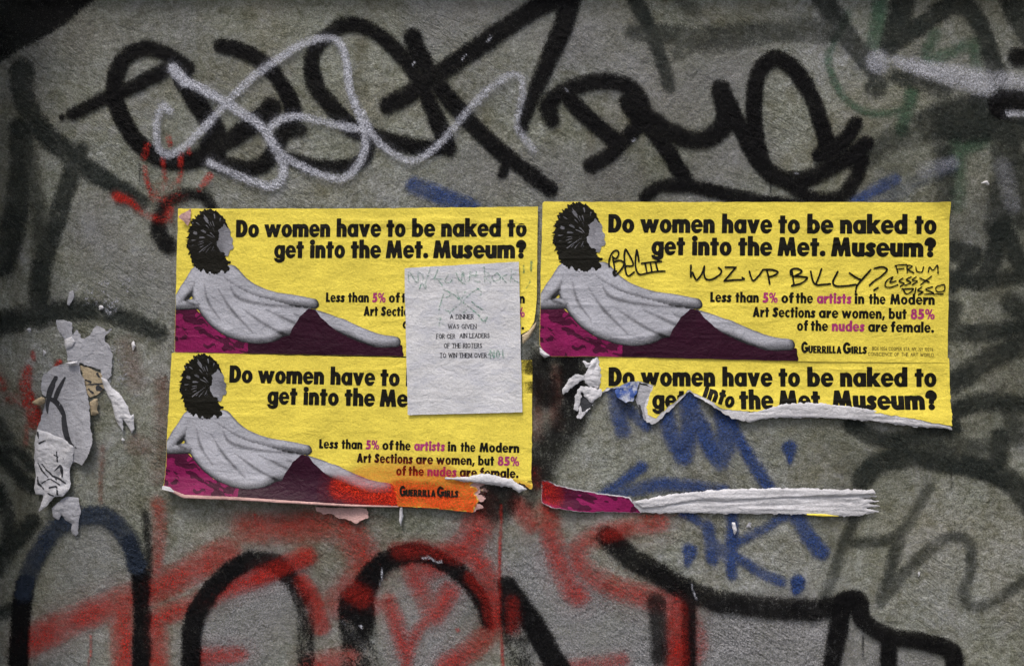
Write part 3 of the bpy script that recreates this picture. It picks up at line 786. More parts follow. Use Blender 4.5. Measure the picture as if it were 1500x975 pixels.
# ------------------------------------------------------------------ lettering
x_ = 0.72
def _arch(x0, w=0.62, s=0.25):
    g = w - 2 * s
    return [('+', ell(x0 + w / 2 + 0.02, 0.42, w / 2 - 0.02, 0.32)), ('-', rect(x0 + s, -0.2, x0 + s + g, 0.42)), ('-', ell(x0 + s + g / 2, 0.42, g / 2, 0.10)),
            ('-', rect(x0, -0.2, x0 + w, 0.40)), ('+', rect(x0 + w - s, 0, x0 + w, 0.43)), ('+', rect(x0, 0, x0 + s, x_))]
_ring = [('+', ell(.325, .36, .325, .375)), ('-', ell(.325, .36, .10, .20))]
def _stems(ops): return ops
G = {
 'o': (.65, _ring),
 'D': (.70, [('+', ell(.30, .5, .40, .50)), ('+', rect(.0, 0, .30, 1)), ('-', ell(.30, .5, .145, .29)), ('-', rect(-.3, -.1, 0, 1.1)), ('+', rect(0, 0, .26, 1))]),
 'e': (.64, [('+', ell(.325, .36, .325, .375)), ('-', ell(.325, .47, .12, .125)), ('-', rect(.20, .33, .50, .40)), ('-', ell(.36, .26, .13, .085)), ('-', [(.36, .325), (.70, .325), (.70, .20), (.38, .20)]), ('+', rect(.2, .325, .635, .44))]),
 'a': (.68, _ring + [('+', rect(.43, 0, .68, x_))]),
 'b': (.66, [('+', ell(.335, .36, .325, .375)), ('-', ell(.335, .36, .09, .20)), ('+', rect(0, 0, .25, 1.05))]),
 'd': (.68, _ring + [('+', rect(.43, 0, .68, 1.05))]),
 'g': (.68, [('+', ell(.34, -.03, .34, .25)), ('-', rect(-.1, -.03, .43, .3)), ('-', ell(.30, -.02, .14, .085)), ('+', ell(.325, .36, .325, .375)), ('-', ell(.325, .36, .10, .20)), ('+', rect(.43, -.05, .68, x_))]),
 'n': (.62, _arch(0)), 'h': (.62, _arch(0) + [('+', rect(0, 0, .25, 1.05))]),
 'm': (1.00, _arch(.38) + [('+', ell(.33, .42, .29, .32)), ('-', rect(.25, -.2, .38, .42)), ('-', ell(.315, .42, .06, .10)), ('-', rect(.0, -.2, .38, .40)), ('+', rect(.38, 0, .62, .6)), ('+', rect(0, 0, .25, x_)), ('-', rect(.63, -.2, .75, .42))]),
 'u': (.62, [('+', ell(.30, .30, .30, .32)), ('-', rect(-.1, .30, .7, 1)), ('+', rect(0, .29, .25, x_)), ('-', rect(.25, .30, .37, 1)), ('-', ell(.31, .30, .06, .10)), ('+', rect(.37, 0, .62, x_))]),
 'i': (.28, [('+', rect(.015, 0, .265, x_)), ('+', ell(.14, .92, .15, .14))]),
 'l': (.25, [('+', rect(0, 0, .25, 1.05))]),
 't': (.46, [('+', rect(.10, 0, .35, .95)), ('+', rect(0, .56, .46, x_))]),
 'f': (.46, [('+', rect(.09, 0, .34, .85)), ('+', ell(.33, .82, .24, .24)), ('-', rect(.45, .5, .7, 1.2)), ('-', ell(.42, .80, .08, .08)), ('-', rect(.34, .5, .7, .80)), ('+', rect(0, .56, .46, x_)), ('+', rect(.09, 0, .34, .85))]),
 'k': (.68, [('+', [(.20, .38), (.42, .72), (.70, .72), (.42, .40), (.72, 0), (.42, 0), (.20, .34)]), ('+', rect(0, 0, .25, 1.05))]),
 'v': (.68, [('+', [(0, .72), (.26, .72), (.34, .36), (.42, .72), (.68, .72), (.44, 0), (.24, 0)])]),
 'w': (1.05, [('+', [(0, .72), (.25, .72), (.325, .36), (.43, .72), (.62, .72), (.725, .36), (.80, .72), (1.05, .72), (.82, 0), (.635, 0), (.525, .36), (.415, 0), (.23, 0)])]),
 'r': (.46, [('s', [(.22, .42, .11), (.30, .56, .115), (.42, .60, .125)]), ('-', rect(.47, .3, .8, .8)), ('+', rect(0, 0, .25, x_))]),
 's': (.48, [('s', [(.40, .585, .105), (.27, .635, .10), (.14, .56, .105), (.17, .45, .11), (.30, .33, .11), (.36, .21, .11), (.25, .085, .105), (.07, .13, .105)])]),
 'c': (.52, [('+', ell(.325, .36, .325, .375)), ('-', ell(.36, .36, .12, .20)), ('-', rect(.50, -.1, .9, 1)), ('-', rect(.40, .24, .9, .48))]),
 'M': (1.00, [('+', [(0, 0), (.13, 1), (.36, 1), (.50, .46), (.64, 1), (.87, 1), (1.0, 0), (.74, 0), (.69, .52), (.57, 0), (.43, 0), (.31, .52), (.26, 0)])]),
 'L': (.48, [('+', rect(0, 0, .27, 1)), ('+', rect(0, 0, .48, .22))]),
 'A': (.78, [('+', [(0, 0), (.27, 1), (.51, 1), (.78, 0), (.51, 0), (.47, .17), (.31, .17), (.27, 0)]), ('-', [(.345, .34), (.435, .34), (.39, .60)])]),
 'S': (.58, [('s', [(.48, .80, .125), (.32, .875, .125), (.16, .77, .125), (.19, .62, .13), (.36, .46, .13), (.43, .30, .13), (.31, .13, .13), (.08, .19, .125)])]),
 'G': (.82, [('+', ell(.44, .5, .44, .52)), ('-', ell(.46, .5, .17, .29)), ('-', [(.5, .5), (1.0, .5), (1.0, .78), (.62, .72)]), ('+', rect(.46, .36, .87, .54)), ('+', rect(.62, .12, .87, .5))]),
 'U': (.64, [('+', ell(.32, .32, .32, .34)), ('-', rect(-.1, .32, .8, 1.2)), ('+', rect(0, .31, .25, 1)), ('+', rect(.39, .31, .64, 1)), ('-', rect(.25, .32, .39, 1.2)), ('-', ell(.32, .32, .07, .11))]),
 'E': (.50, [('+', rect(0, 0, .26, 1)), ('+', rect(0, 0, .50, .20)), ('+', rect(0, .41, .47, .60)), ('+', rect(0, .80, .50, 1))]),
 'R': (.66, [('+', ell(.33, .69, .28, .31)), ('+', rect(.0, .38, .33, 1)), ('+', [(.22, .45), (.48, .45), (.70, 0), (.40, 0)]), ('-', ell(.30, .69, .09, .13)), ('+', rect(0, 0, .26, 1))]),
 'I': (.27, [('+', rect(0, 0, .27, 1))]),
 '5': (.60, [('+', rect(.09, .78, .54, 1)), ('+', [(.06, .46), (.27, .46), (.30, .9), (.09, .9)]), ('s', [(.16, .52, .10), (.30, .56, .11), (.44, .45, .125), (.44, .25, .125), (.30, .125, .12), (.08, .13, .115)])]),
 '8': (.62, [('+', ell(.31, .74, .26, .27)), ('+', ell(.31, .30, .31, .32)), ('-', ell(.31, .75, .075, .10)), ('-', ell(.31, .29, .09, .13))]),
 '%': (.92, [('+', ell(.21, .74, .21, .27)), ('-', ell(.21, .74, .07, .14)), ('+', ell(.71, .26, .21, .27)), ('-', ell(.71, .26, .07, .14)), ('+', [(.22, 0), (.34, 0), (.70, 1), (.58, 1)])]),
 '?': (.56, [('s', [(.12, .72, .115), (.17, .85, .12), (.30, .90, .13), (.43, .80, .13), (.43, .66, .13), (.32, .54, .12), (.29, .36, .115)]), ('-', rect(-.1, .2, .6, .33)), ('+', ell(.29, .13, .145, .145))]),
 '.': (.28, [('+', ell(.14, .13, .14, .14))]), ',': (.26, [('+', [(.06, .24), (.28, .24), (.14, -.16), (-.02, -.16)])]),
}

def glyph_field(ops, X, Y):
    f = np.full(X.shape, -10.0)
    for op, shp in ops:
        if op == 's':
            f = np.maximum(f, sd_stroke(X, Y, shp, 5))
        else:
            d = sd_poly(X, Y, shp)
            f = np.maximum(f, d) if op == '+' else np.minimum(f, -d)
    return f

def word_parts(word, track=0.075):
    x = 0; out = []
    for ch in word:
        w, ops = G[ch]
        out.append((x, w, ops)); x += w + track
    return out, x - track

def text_field(X, Y, words, cap):
    """words: (string, u0, u1, baseline v[, cap]) in local units"""
    F = np.full(X.shape, -5.0)
    for w in words:
        string, u0, u1, base = w[:4]
        cp = w[4] if len(w) > 4 else cap
        parts, total = word_parts(string)
        sx = (u1 - u0) / total
        for (gx, gw, ops) in parts:
            a, b = u0 + (gx - .12) * sx, u0 + (gx + gw + .12) * sx
            m = (X > a) & (X < b) & (Y < base + .42 * cp) & (Y > base - 1.2 * cp)
            if not m.any():
                continue
            f = glyph_field(ops, (X[m] - u0) / sx - gx, (base - Y[m]) / cp)
            F[m] = np.maximum(F[m], f * cp + (0.022 if cap > 20 else 0.012) * cp)
    return F

# skeleton capitals for fine print and typed lines
K = {
 'A': (.8, [[(0, 0), (.4, 1), (.8, 0)], [(.15, .35), (.65, .35)]]), 'B': (.65, [[(0, 0), (0, 1), (.5, .95), (.5, .6), (0, .52), (.6, .45), (.6, .08), (0, 0)]]),
 'C': (.75, [[(.72, .8), (.4, 1), (.05, .7), (.05, .3), (.4, 0), (.72, .2)]]), 'D': (.75, [[(0, 0), (0, 1), (.5, .95), (.72, .6), (.72, .4), (.5, .05), (0, 0)]]),
 'E': (.6, [[(.6, 1), (0, 1), (0, 0), (.6, 0)], [(0, .52), (.5, .52)]]), 'F': (.55, [[(.55, 1), (0, 1), (0, 0)], [(0, .52), (.45, .52)]]),
 'G': (.8, [[(.74, .8), (.4, 1), (.05, .7), (.05, .3), (.4, 0), (.75, .15), (.75, .45), (.5, .45)]]), 'H': (.75, [[(0, 0), (0, 1)], [(.75, 0), (.75, 1)], [(0, .5), (.75, .5)]]),
 'I': (.1, [[(.05, 0), (.05, 1)]]), 'K': (.7, [[(0, 0), (0, 1)], [(.65, 1), (0, .45)], [(.2, .6), (.7, 0)]]), 'L': (.55, [[(0, 1), (0, 0), (.55, 0)]]), 'M': (.95, [[(0, 0), (.05, 1), (.47, .1), (.9, 1), (.95, 0)]]),
 'N': (.75, [[(0, 0), (0, 1), (.75, 0), (.75, 1)]]), 'O': (.85, [[(.42, 1), (.06, .75), (.06, .25), (.42, 0), (.8, .25), (.8, .75), (.42, 1)]]),
 'P': (.6, [[(0, 0), (0, 1), (.5, .95), (.55, .7), (.45, .5), (0, .45)]]), 'R': (.68, [[(0, 0), (0, 1), (.5, .95), (.55, .72), (.45, .52), (0, .48)], [(.3, .5), (.68, 0)]]),
 'S': (.55, [[(.5, .82), (.28, 1), (.05, .8), (.1, .6), (.45, .42), (.52, .2), (.28, 0), (.02, .15)]]), 'T': (.7, [[(0, 1), (.7, 1)], [(.35, 1), (.35, 0)]]),
 'V': (.8, [[(0, 1), (.4, 0), (.8, 1)]]), 'W': (1.1, [[(0, 1), (.28, 0), (.55, .9), (.82, 0), (1.1, 1)]]), 'Y': (.75, [[(0, 1), (.37, .5), (.75, 1)], [(.37, .5), (.37, 0)]]),
 '.': (.1, [[(.05, 0), (.06, .02)]]), ',': (.1, [[(.08, .05), (0, -.2)]]), ' ': (.35, []), '0': (.6, [[(.3, 1), (.03, .7), (.03, .3), (.3, 0), (.57, .3), (.57, .7), (.3, 1)]]),
 '1': (.3, [[(0, .8), (.2, 1), (.2, 0)]]), '2': (.6, [[(.02, .75), (.3, 1), (.55, .75), (.0, 0), (.6, 0)]]), '5': (.6, [[(.55, 1), (.1, 1), (.05, .55), (.4, .6), (.56, .3), (.3, 0), (.0, .1)]]),
 '6': (.6, [[(.45, 1), (.08, .5), (.1, .1), (.4, 0), (.56, .25), (.35, .5), (.08, .4)]]), '7': (.55, [[(0, 1), (.55, 1), (.15, 0)]]),
}

def skel_field(X, Y, string, u0, u1, base, cap, r, serif=False, skip=''):
    F = np.full(X.shape, -5.0)
    x = 0; lay = []
    for ch in string:
        w, strokes = K[ch]
        lay.append((x, strokes)); x += w + .24
    sx = (u1 - u0) / (x - .24)
    for gx, strokes in lay:
        for s in strokes:
            pts = [(u0 + (gx + p[0]) * sx, base - p[1] * cap, r) for p in s]
            F = np.maximum(F, sd_stroke(X, Y, pts, 0))
            if serif:
                for p, q in ((s[0], s[1]), (s[-1], s[-2])):
                    if abs(p[0] - q[0]) < .3 and abs(p[1] - q[1]) > .3:
                        cx, cy = u0 + (gx + p[0]) * sx, base - p[1] * cap
                        F = np.maximum(F, sd_stroke(X, Y, [(cx - .16 * cap, cy, r * .7), (cx + .16 * cap, cy, r * .7)], 0))
    return F

# ------------------------------------------------------------------ the posters
def bilinear(TL, TR, BR, BL, W=595.0, H=230.0):
    def f(u, v):
        a, b = u / W, v / H
        x = (TL[0] * (1 - a) + TR[0] * a) * (1 - b) + (BL[0] * (1 - a) + BR[0] * a) * b
        y = (TL[1] * (1 - a) + TR[1] * a) * (1 - b) + (BL[1] * (1 - a) + BR[1] * a) * b
        return x, y
    return f

def pu(x, v):                       # a column measured on the upper right poster, into local units
    left = 795 - 5 * v / 230.0
    return (x - left) * 595.0 / (593 + 3 * v / 230.0)

def ws(v, *items):
    return [(s, pu(a, v), pu(b, v), v) for s, a, b in items]

HEAD1 = ws(45.2, ("Do", 891, 928), ("women", 937.5, 1045.5), ("have", 1057, 1129), ("to", 1139, 1169.5), ("be", 1181, 1218), ("naked", 1229, 1326.5), ("to", 1338, 1369))
HEAD2a = ws(78.1, ("get", 954, 1002))
HEAD2b = ws(78.1, ("into", 1013, 1070))
HEAD2c = ws(78.1, ("the", 1080.5, 1129), ("Met.", 1138, 1207), ("Museum?", 1216, 1368))
BODY_BLACK = ws(147, ("Less", 1039.5, 1070), ("than", 1076, 1110), ("of", 1143, 1161), ("the", 1164, 1189), ("in", 1250, 1264), ("the", 1271, 1295), ("Modern", 1302, 1367)) \
    + ws(168, ("Art", 1101.5, 1125), ("Sections", 1130.5, 1192.5), ("are", 1198, 1226), ("women,", 1231, 1294), ("but", 1300, 1326)) \
    + ws(187, ("of", 1166, 1182), ("the", 1186, 1211), ("are", 1270, 1298), ("female.", 1303, 1366))
BODY_PLUM = ws(147, ("5%", 1116, 1137.5), ("artists", 1195, 1245)) + ws(168, ("85%", 1332, 1367)) + ws(187, ("nudes", 1217, 1264.5))
_gv = 219.3
CREDIT = [("G", pu(1172, _gv), pu(1181.5, _gv), _gv, 16), ("UERRILLA", pu(1182.5, _gv), pu(1231, _gv), _gv, 10.5), ("G", pu(1233, _gv), pu(1244, _gv), _gv, 16), ("IRLS", pu(1245.5, _gv), pu(1268, _gv), _gv, 10.5)]

def paper_height(base, seed, extra=None):
    def f(px, py):
        h = undulation(px, py) + base
        h = h + 0.0011 * fbm(px / 52.0, py / 27.0, seed, 2)
        h = h + 0.0010 * np.maximum(0, 1 - np.abs(((py + 6 * vnoise(px / 60, py / 60, seed + 3)) % 23) - 11) / 2.6) * np.clip(fbm(px / 120.0, py / 50.0, seed + 8, 2) * 2.2 + .05, 0, 1)
        if extra is not None:
            h = h + extra(px, py)
        return h
    return f

def up(h, d):
    return lambda px, py: h(px, py) + d

# stand-in picture: a robed figure lying on a magenta cloth, dark curly hair
def rag(X, Y, amp, sc, seed):
    return amp * fbm(X / sc, Y / sc, seed, 3)

F_CLOTH = [(-2, 150), (20, 152), (34, 160), (52, 178), (78, 199), (110, 211), (150, 210), (185, 207), (200, 214), (185, 224), (176, 236), (-2, 236)]
F_MAROON = [(180, 236), (186, 214), (192, 192), (204, 170), (219, 157), (231, 160), (246, 176), (264, 192), (294, 205), (330, 218), (360, 217), (374, 216), (379, 236)]
F_UNDER = [(120, 196), (186, 168), (240, 180), (340, 205), (374, 213), (379, 236), (120, 236)]
FORM = [[(52, 112, 30), (62, 135, 34), (88, 158, 40), (120, 172, 40), (150, 176, 36), (182, 172, 22)], [(34, 106, 13), (18, 130, 12), (2, 152, 9)], [(2, 152, 9), (30, 152, 8), (50, 150, 8)],
        [(88, 104, 15), (120, 127, 11), (160, 140, 9), (200, 146, 9), (228, 150, 8)], [(176, 176, 26), (226, 176, 17), (276, 186, 12), (326, 205, 11), (364, 208, 8)]]

def f_form(X, Y):
    F = np.full(X.shape, -1e3)
    for s in FORM:
        F = np.maximum(F, sd_stroke(X, Y, s))
    return F + rag(X, Y, 1.2, 14, 3)

def form_tone(X, Y):
    """the print's own halftone: paler along the back, dark at the lower rims and between limbs"""
    t = np.full(X.shape, 0.0); best = np.full(X.shape, -1e3)
    for q in FORM:
        f = sd_stroke(X, Y, q); g = sd_stroke(X + 3, Y + 6, q)
        v = 0.30 + 0.70 * sstep(-3, 9, g)
        m = f > best
        t = np.where(m, v, t); best = np.maximum(best, f)
    return t - 0.62 * sstep(-3.5, 3.0, f_line(X, Y)) - 0.35 * sstep(3.5, 0, best) + 0.10 * fbm(X / 22, Y / 22, 6, 3)

def f_hair(X, Y):
    dx, dy = X - 54, Y - 50
    ang = np.arctan2(dy, dx)
    rr = np.hypot(dx / 34.0, dy / 47.0)
    spike = 0.30 * np.abs(vnoise(ang * 11.0 + rr * 2.2, 0 * ang + 2, 4)) + 0.30 * np.abs(vnoise(ang * 27.0 + rr * 3.0, 0 * ang + 5, 8))
    spike = spike * np.clip(-np.cos(ang) * .7 + .6, 0.25, 1)
    f = (0.95 - rr + spike) * 33
    return np.maximum(f, np.minimum(sd_stroke(X, Y, [(42, 80, 16), (64, 86, 18), (76, 88, 12)]), 5) + rag(X, Y, 8, 5, 12))

def f_sheen(X, Y):
    """grey strands in the dark mop"""
    a = np.arctan2(Y - 50, X - 66); r = np.hypot(X - 66, Y - 50)
    n = vnoise(a * 15.0 + r * .05, r / 13.0, 15) + .5 * vnoise(a * 34.0, r / 9.0, 16)
    return np.minimum((n - .30) * 7, np.minimum(f_hair(X, Y) - 3, 70 - Y))

def f_face(X, Y):
    return (1 - np.hypot((X - 79) / 13.0, (Y - 50) / 23.0)) * 12 + rag(X, Y, 5, 7, 22)

def f_fold(X, Y):
    w = 5 * fbm(X / 16.0, Y / 16.0, 70, 2)
    n = fbm((X + Y + w) / 34.0, (Y - .55 * X + 2.2 * w) / 8.5, 71, 3)
    return np.minimum(sd_poly(X, Y, F_CLOTH), (n - .10) * 16)

def f_line(X, Y):
    """folds of the robe"""
    F = np.full(X.shape, -1e3)
    for q in ([(88, 122, .3), (104, 142, 3), (150, 152, 2), (205, 156, .6)], [(70, 128, .3), (92, 160, 2.2), (128, 196, .5)], [(110, 158, .3), (150, 184, 2.4), (184, 200, .4)], [(150, 160, .3), (196, 180, 2.6), (236, 198, .4)],
              [(196, 166, .3), (236, 184, 2.2), (290, 206, .4)], [(236, 176, .3), (280, 200, 1.8), (330, 216, .3)], [(46, 120, .3), (54, 148, 2), (74, 176, .3)], [(26, 132, .3), (18, 146, 2), (30, 152, .4)]):
        F = np.maximum(F, sd_stroke(X, Y, q))
    return F + rag(X, Y, .8, 8, 33)

PICT = [("cloth_print", lambda X, Y: sd_poly(X, Y, F_CLOTH) + rag(X, Y, 3, 12, 5), M['cloth_ink'], .00030), ("fold_print", f_fold, M['fold_ink'], .00045),
        ("under_cloth_print", lambda X, Y: sd_poly(X, Y, F_UNDER) + rag(X, Y, 3, 12, 6), M['maroon_ink'], .00055),
        ("figure_print", f_form, M['grey_ink'], .00070), ("dark_cloth_print", lambda X, Y: sd_poly(X, Y, F_MAROON) + rag(X, Y, 3, 12, 6), M['maroon_ink'], .00085), ("hair_print", f_hair, M['ink'], .00090), ("sheen_print", f_sheen, M['mid_ink'], .00105), ("face_print", f_face, M['face_ink'], .00115)]

def clipped(field, warp, outline):
    """limit a local field to the surviving paper (outline in photo pixels)"""
    def f(X, Y):
        F = field(X, Y)
        x, y = warp(X, Y)
        return np.minimum(F, outline(x, y) - 0.4)
    return f

def printing(root, warp, hf, outline, head=True, body=True, picture=True, credit=True, heads=None, credit_lift=.0004):
    if picture:
        for nm, fld, mat, d in PICT:
            sheet(nm, clipped(fld, warp, outline), (-4, -4, 384, 240), 1.0 if nm in ("sheen_print", "face_highlight_print") else 1.4 if nm in ("hair_print", "face_print", "fold_print") else 2.0, up(hf, d), mat, root, None, warp, form_tone if nm == "figure_print" else None)
    if head:
        H = heads if heads is not None else HEAD1 + HEAD2a + HEAD2b + HEAD2c
        sheet("headline", clipped(lambda X, Y: text_field(X, Y, H, 26.4), warp, outline), (90, 10, 582, 92), 0.85, up(hf, .0004), M['ink'], root, None, warp)
    if body:
        sheet("body_text", clipped(lambda X, Y: text_field(X, Y, BODY_BLACK, 14.6), warp, outline), (238, 126, 582, 196), 0.62, up(hf, .0004), M['ink'], root, None, warp)
        for w in BODY_PLUM:
            sheet("plum_word", clipped(lambda X, Y: text_field(X, Y, [w], 14.6), warp, outline), (w[1] - 4, w[3] - 20, w[2] + 4, w[3] + 8), 0.62, up(hf, .0004), M['plum_ink'], root, "plum coloured words", warp)
    if credit:
        sheet("credit_line", clipped(lambda X, Y: text_field(X, Y, CREDIT, 16), warp, outline), (374, 198, 480, 225), 0.5, up(hf, credit_lift), M['ink'], root, None, warp)

def fine_print(root, warp, hf):
    K['X'] = (.7, [[(0, 0), (.7, 1)], [(0, 1), (.7, 0)]])
    def f2(X, Y):
        a = skel_field(X, Y, "BOX 1056 COOPER STA. NY, NY 10276", pu(1276, 214), pu(1365, 214), 213.5, 4.6, .32)
        b = skel_field(X, Y, "CONSCIENCE OF THE ART WORLD", pu(1270, 221), pu(1366, 221), 221.5, 4.6, .34)
        return np.maximum(a, b)
    sheet("fine_print", f2, (474, 204, 580, 226), 0.3, up(hf, .0004), M['fine_ink'], root, None, warp)

def pillow(poly, h0, high, width, seed=0, rough=1.0, ridges=0.0, rdir=(0, 1)):
    """rolled or crumpled paper: rises from its edges to a rounded back"""
    def f(px, py):
        d = np.maximum(sd_poly(px, py, poly), 0)
        t = np.clip(d / width, 0, 1)
        h = undulation(px, py) + h0 + high * np.sqrt(np.maximum(1 - (1 - t) ** 2, 0))
        if ridges:
            h = h + t * 0.0016 * rough * fbm(px / 75.0, (py - .03 * px) / 5.0, seed, 2) + t * .0012 * fbm(px / 40.0, py / 22.0, seed + 6, 2)
        else:
            h = h + t * 0.0022 * rough * (fbm(px / 17.0, py / 12.0, seed, 3) + 1.2 * np.abs(vnoise(px / 11.0 + py / 23.0, py / 13.0, seed + 2)))
        if ridges:
            s = (px * rdir[0] + py * rdir[1]) / 5.5 + 1.6 * fbm(px / 70.0, py / 12.0, seed + 4, 2)
            h = h + t * ridges * (np.abs((s % 2) - 1) - .5)
        return h
    return f

def scrap(name, poly, mat, root, hf, cell=1.6, ragged=1.5, seed=0, label=None, sm=0):
    P = smooth(list(poly) + [poly[0]], 4)[:-1] if sm else poly
    A = np.array(poly, float)
    return sheet(name, lambda X, Y: sd_poly(X, Y, P) + rag(X, Y, ragged, 5, seed), (A[:, 0].min() - 4, A[:, 1].min() - 4, A[:, 0].max() + 4, A[:, 1].max() + 4), cell, hf, mat, root, label)

GROUP = "yellow posters pasted in a two by two block"

def quad_outline(TL, TR, BR, BL, ragged=.5, seed=0):
    def f(x, y):
        return sd_poly(x, y, [TL, TR, BR, BL]) + rag(x, y, ragged, 18, seed)
    return f

# upper left poster
def poster_upper_left():
    TL, TR, BR, BL = (262, 306), (788, 303), (785, 524), (257, 517)
    warp = bilinear(TL, TR, BR, BL)
    root = thing("poster", "yellow headline poster under the top of the white note, lower right corner torn off", "poster", 522, 517, .0045, GROUP)
    lift = lambda px, py: 0.006 * sstep(752, 788, px) * sstep(440, 492, py) + .0012 * sstep(0.2, .6, np.sin(py / 4.6 + 1.4 * vnoise(px / 40, py / 40, 3))) * sstep(430, 560, px) * sstep(352, 316, py)
    hf = paper_height(.0046, 11, lift)
    poly = [(262, 306), (520, 306), (788, 303), (786, 440), (783, 470), (775, 483), (764, 489), (752, 500), (750, 523), (595, 522), (257, 516), (259, 420)]
    outline = lambda x, y: sd_poly(x, y, poly) + rag(x, y, .8, 12, 2)
    sheet("poster_sheet", outline, (250, 296, 796, 530), 2.5, hf, M['yellow'], root)
    printing(root, warp, hf, outline, credit=False)
    scrap("curled_corner", [(787, 466), (783, 474), (774, 485), (764, 491), (766, 504), (775, 495), (784, 480)], M['tan'], root, pillow([(787, 466), (783, 474), (774, 485), (764, 491), (766, 504), (775, 495), (784, 480)], .010, .004, 5, 1), 1.2, .6, 1, "cream back of the curled corner", 0)
    scrap("paper_tab", [(264, 318), (282, 306), (280, 324), (277, 331)], M['pink'], root, lambda x, y: undulation(x, y) + .0066 + .006 * sstep(282, 264, x) + .002 * fbm(x / 6, y / 6, 2, 2), 1.2, 1.2, 2, "pinkish folded corner")
    # green strokes running off the note
    spray("crayon_mark", "two short green crayon ticks", M['crayon'], [st([(767, 389), (767, 400)], 1.0, 1.0, .9, .3), st([(778, 383), (778, 398)], 1.3, 1.0, .9, .2), st([(776, 412), (771, 422)], .7, 1.0, .7, .4)], parent=root, cell=1.0, base=up(hf, .0009))

# lower left poster
def poster_lower_left():
    TL, TR, BR, BL = (253, 516), (780, 527), (777, 739), (244, 727)
    warp = bilinear(TL, TR, BR, BL)
    root = thing("poster", "yellow headline poster with orange red spray on its torn, lifting bottom edge", "poster", 512, 735, .0052, GROUP)
    lift = lambda px, py: (0.020 * sstep(690, 738, py + (px - 243) * -.02) * sstep(640, 300, px) + .004 * sstep(715, 748, py))
    hf = paper_height(.0055, 23, lift)
    poly = [(253, 516), (520, 522), (780, 527), (779, 640), (778, 714), (769, 713), (752, 703), (728, 698), (711, 694), (690, 698), (700, 706), (688, 711), (705, 716), (693, 723), (706, 731), (694, 738), (703, 742), (690, 748),
            (640, 743), (590, 740), (517, 738), (440, 732), (351, 726), (300, 725), (276, 723), (255, 716), (243, 711), (246, 640)]
    outline = lambda x, y: sd_poly(x, y, poly) + rag(x, y, .8, 10, 4) + rag(x, y, 7.0, 6, 14) * sstep(682, 694, x) * sstep(698, 706, y)
    sheet("poster_sheet", outline, (236, 508, 790, 756), 2.5, hf, M['yellow'], root)
    printing(root, warp, hf, outline, credit_lift=.0021)
    tear = [(648, 699), (690, 696), (711, 692), (728, 696), (750, 700), (771, 715), (760, 720), (750, 712), (728, 710), (709, 707), (690, 705)]
    scrap("torn_edge", tear, M['white'], root, pillow(tear, .0075, .004, 6, 5), 1.3, 2.2, 5, "white paper core laid bare by the tear")
    fr = [(686, 697), (704, 699), (716, 706), (704, 712), (714, 717), (703, 722), (712, 729), (702, 735), (708, 741), (692, 746), (684, 730)]
    scrap("torn_edge", fr, M['pink'], root, up(hf, -.0007), 1.2, 7.0, 35, "reddened torn fringe")
    fold = [(246, 711), (276, 721.5), (351, 724.5), (440, 731), (517, 736.5), (585, 739), (585, 741.5), (517, 740), (440, 735), (351, 729), (276, 726.5), (244, 714)]
    ff = pillow(fold, .006, .002, 2.5, 7)
    scrap("curled_hem", fold, M['pink'], root, lambda x, y: ff(x, y) + lift(x, y), 1.0, .3, 7, "pale curled edge of the paper")
    scrap("curled_corner", [(242, 709), (254, 711), (262, 718), (243, 714)], M['white'], root, lambda x, y: undulation(x, y) + .010 + lift(x, y), 1.0, .4, 8, "white curled corner")
    ov = lambda X, Y: outline(X, Y) - .5
    spray("spray_overspray", "orange red spray", M['orange'], [
        st([(585, 722), (640, 722), (690, 730)], (26, 24), 18, .93, .0), st([(530, 700), (580, 690), (650, 700)], (10, 14), 20, .55, 0), st([(500, 712), (560, 726)], (12, 16), 14, .75, 0), st([(640, 735), (690, 742)], 16, 12, .95, 0), st([(700, 706), (745, 706), (772, 712)], 4, 6, .6, 0)],
        parent=root, cell=2.0, base=up(hf, .0014), clip=ov)
    sp = [(463, 742), (538, 743), (540, 757), (523, 765), (508, 759), (498, 758), (488, 752), (474, 752), (464, 747)]
    scrap("hanging_flap", sp, M['pink'], root, lambda x, y: undulation(x, y) + .0052 + .004 * sstep(742, 766, y), 1.4, 2.0, 9, "pinkish torn flap hanging below the bottom edge")
    dr = [(586, 741), (590, 741), (591, 755), (588, 770), (585, 762)]
    scrap("hanging_thread", dr, M['white'], root, pillow(dr, .006, .003, 2.5, 3), 1.0, .6, 3, "thin white shred hanging below the bottom edge")

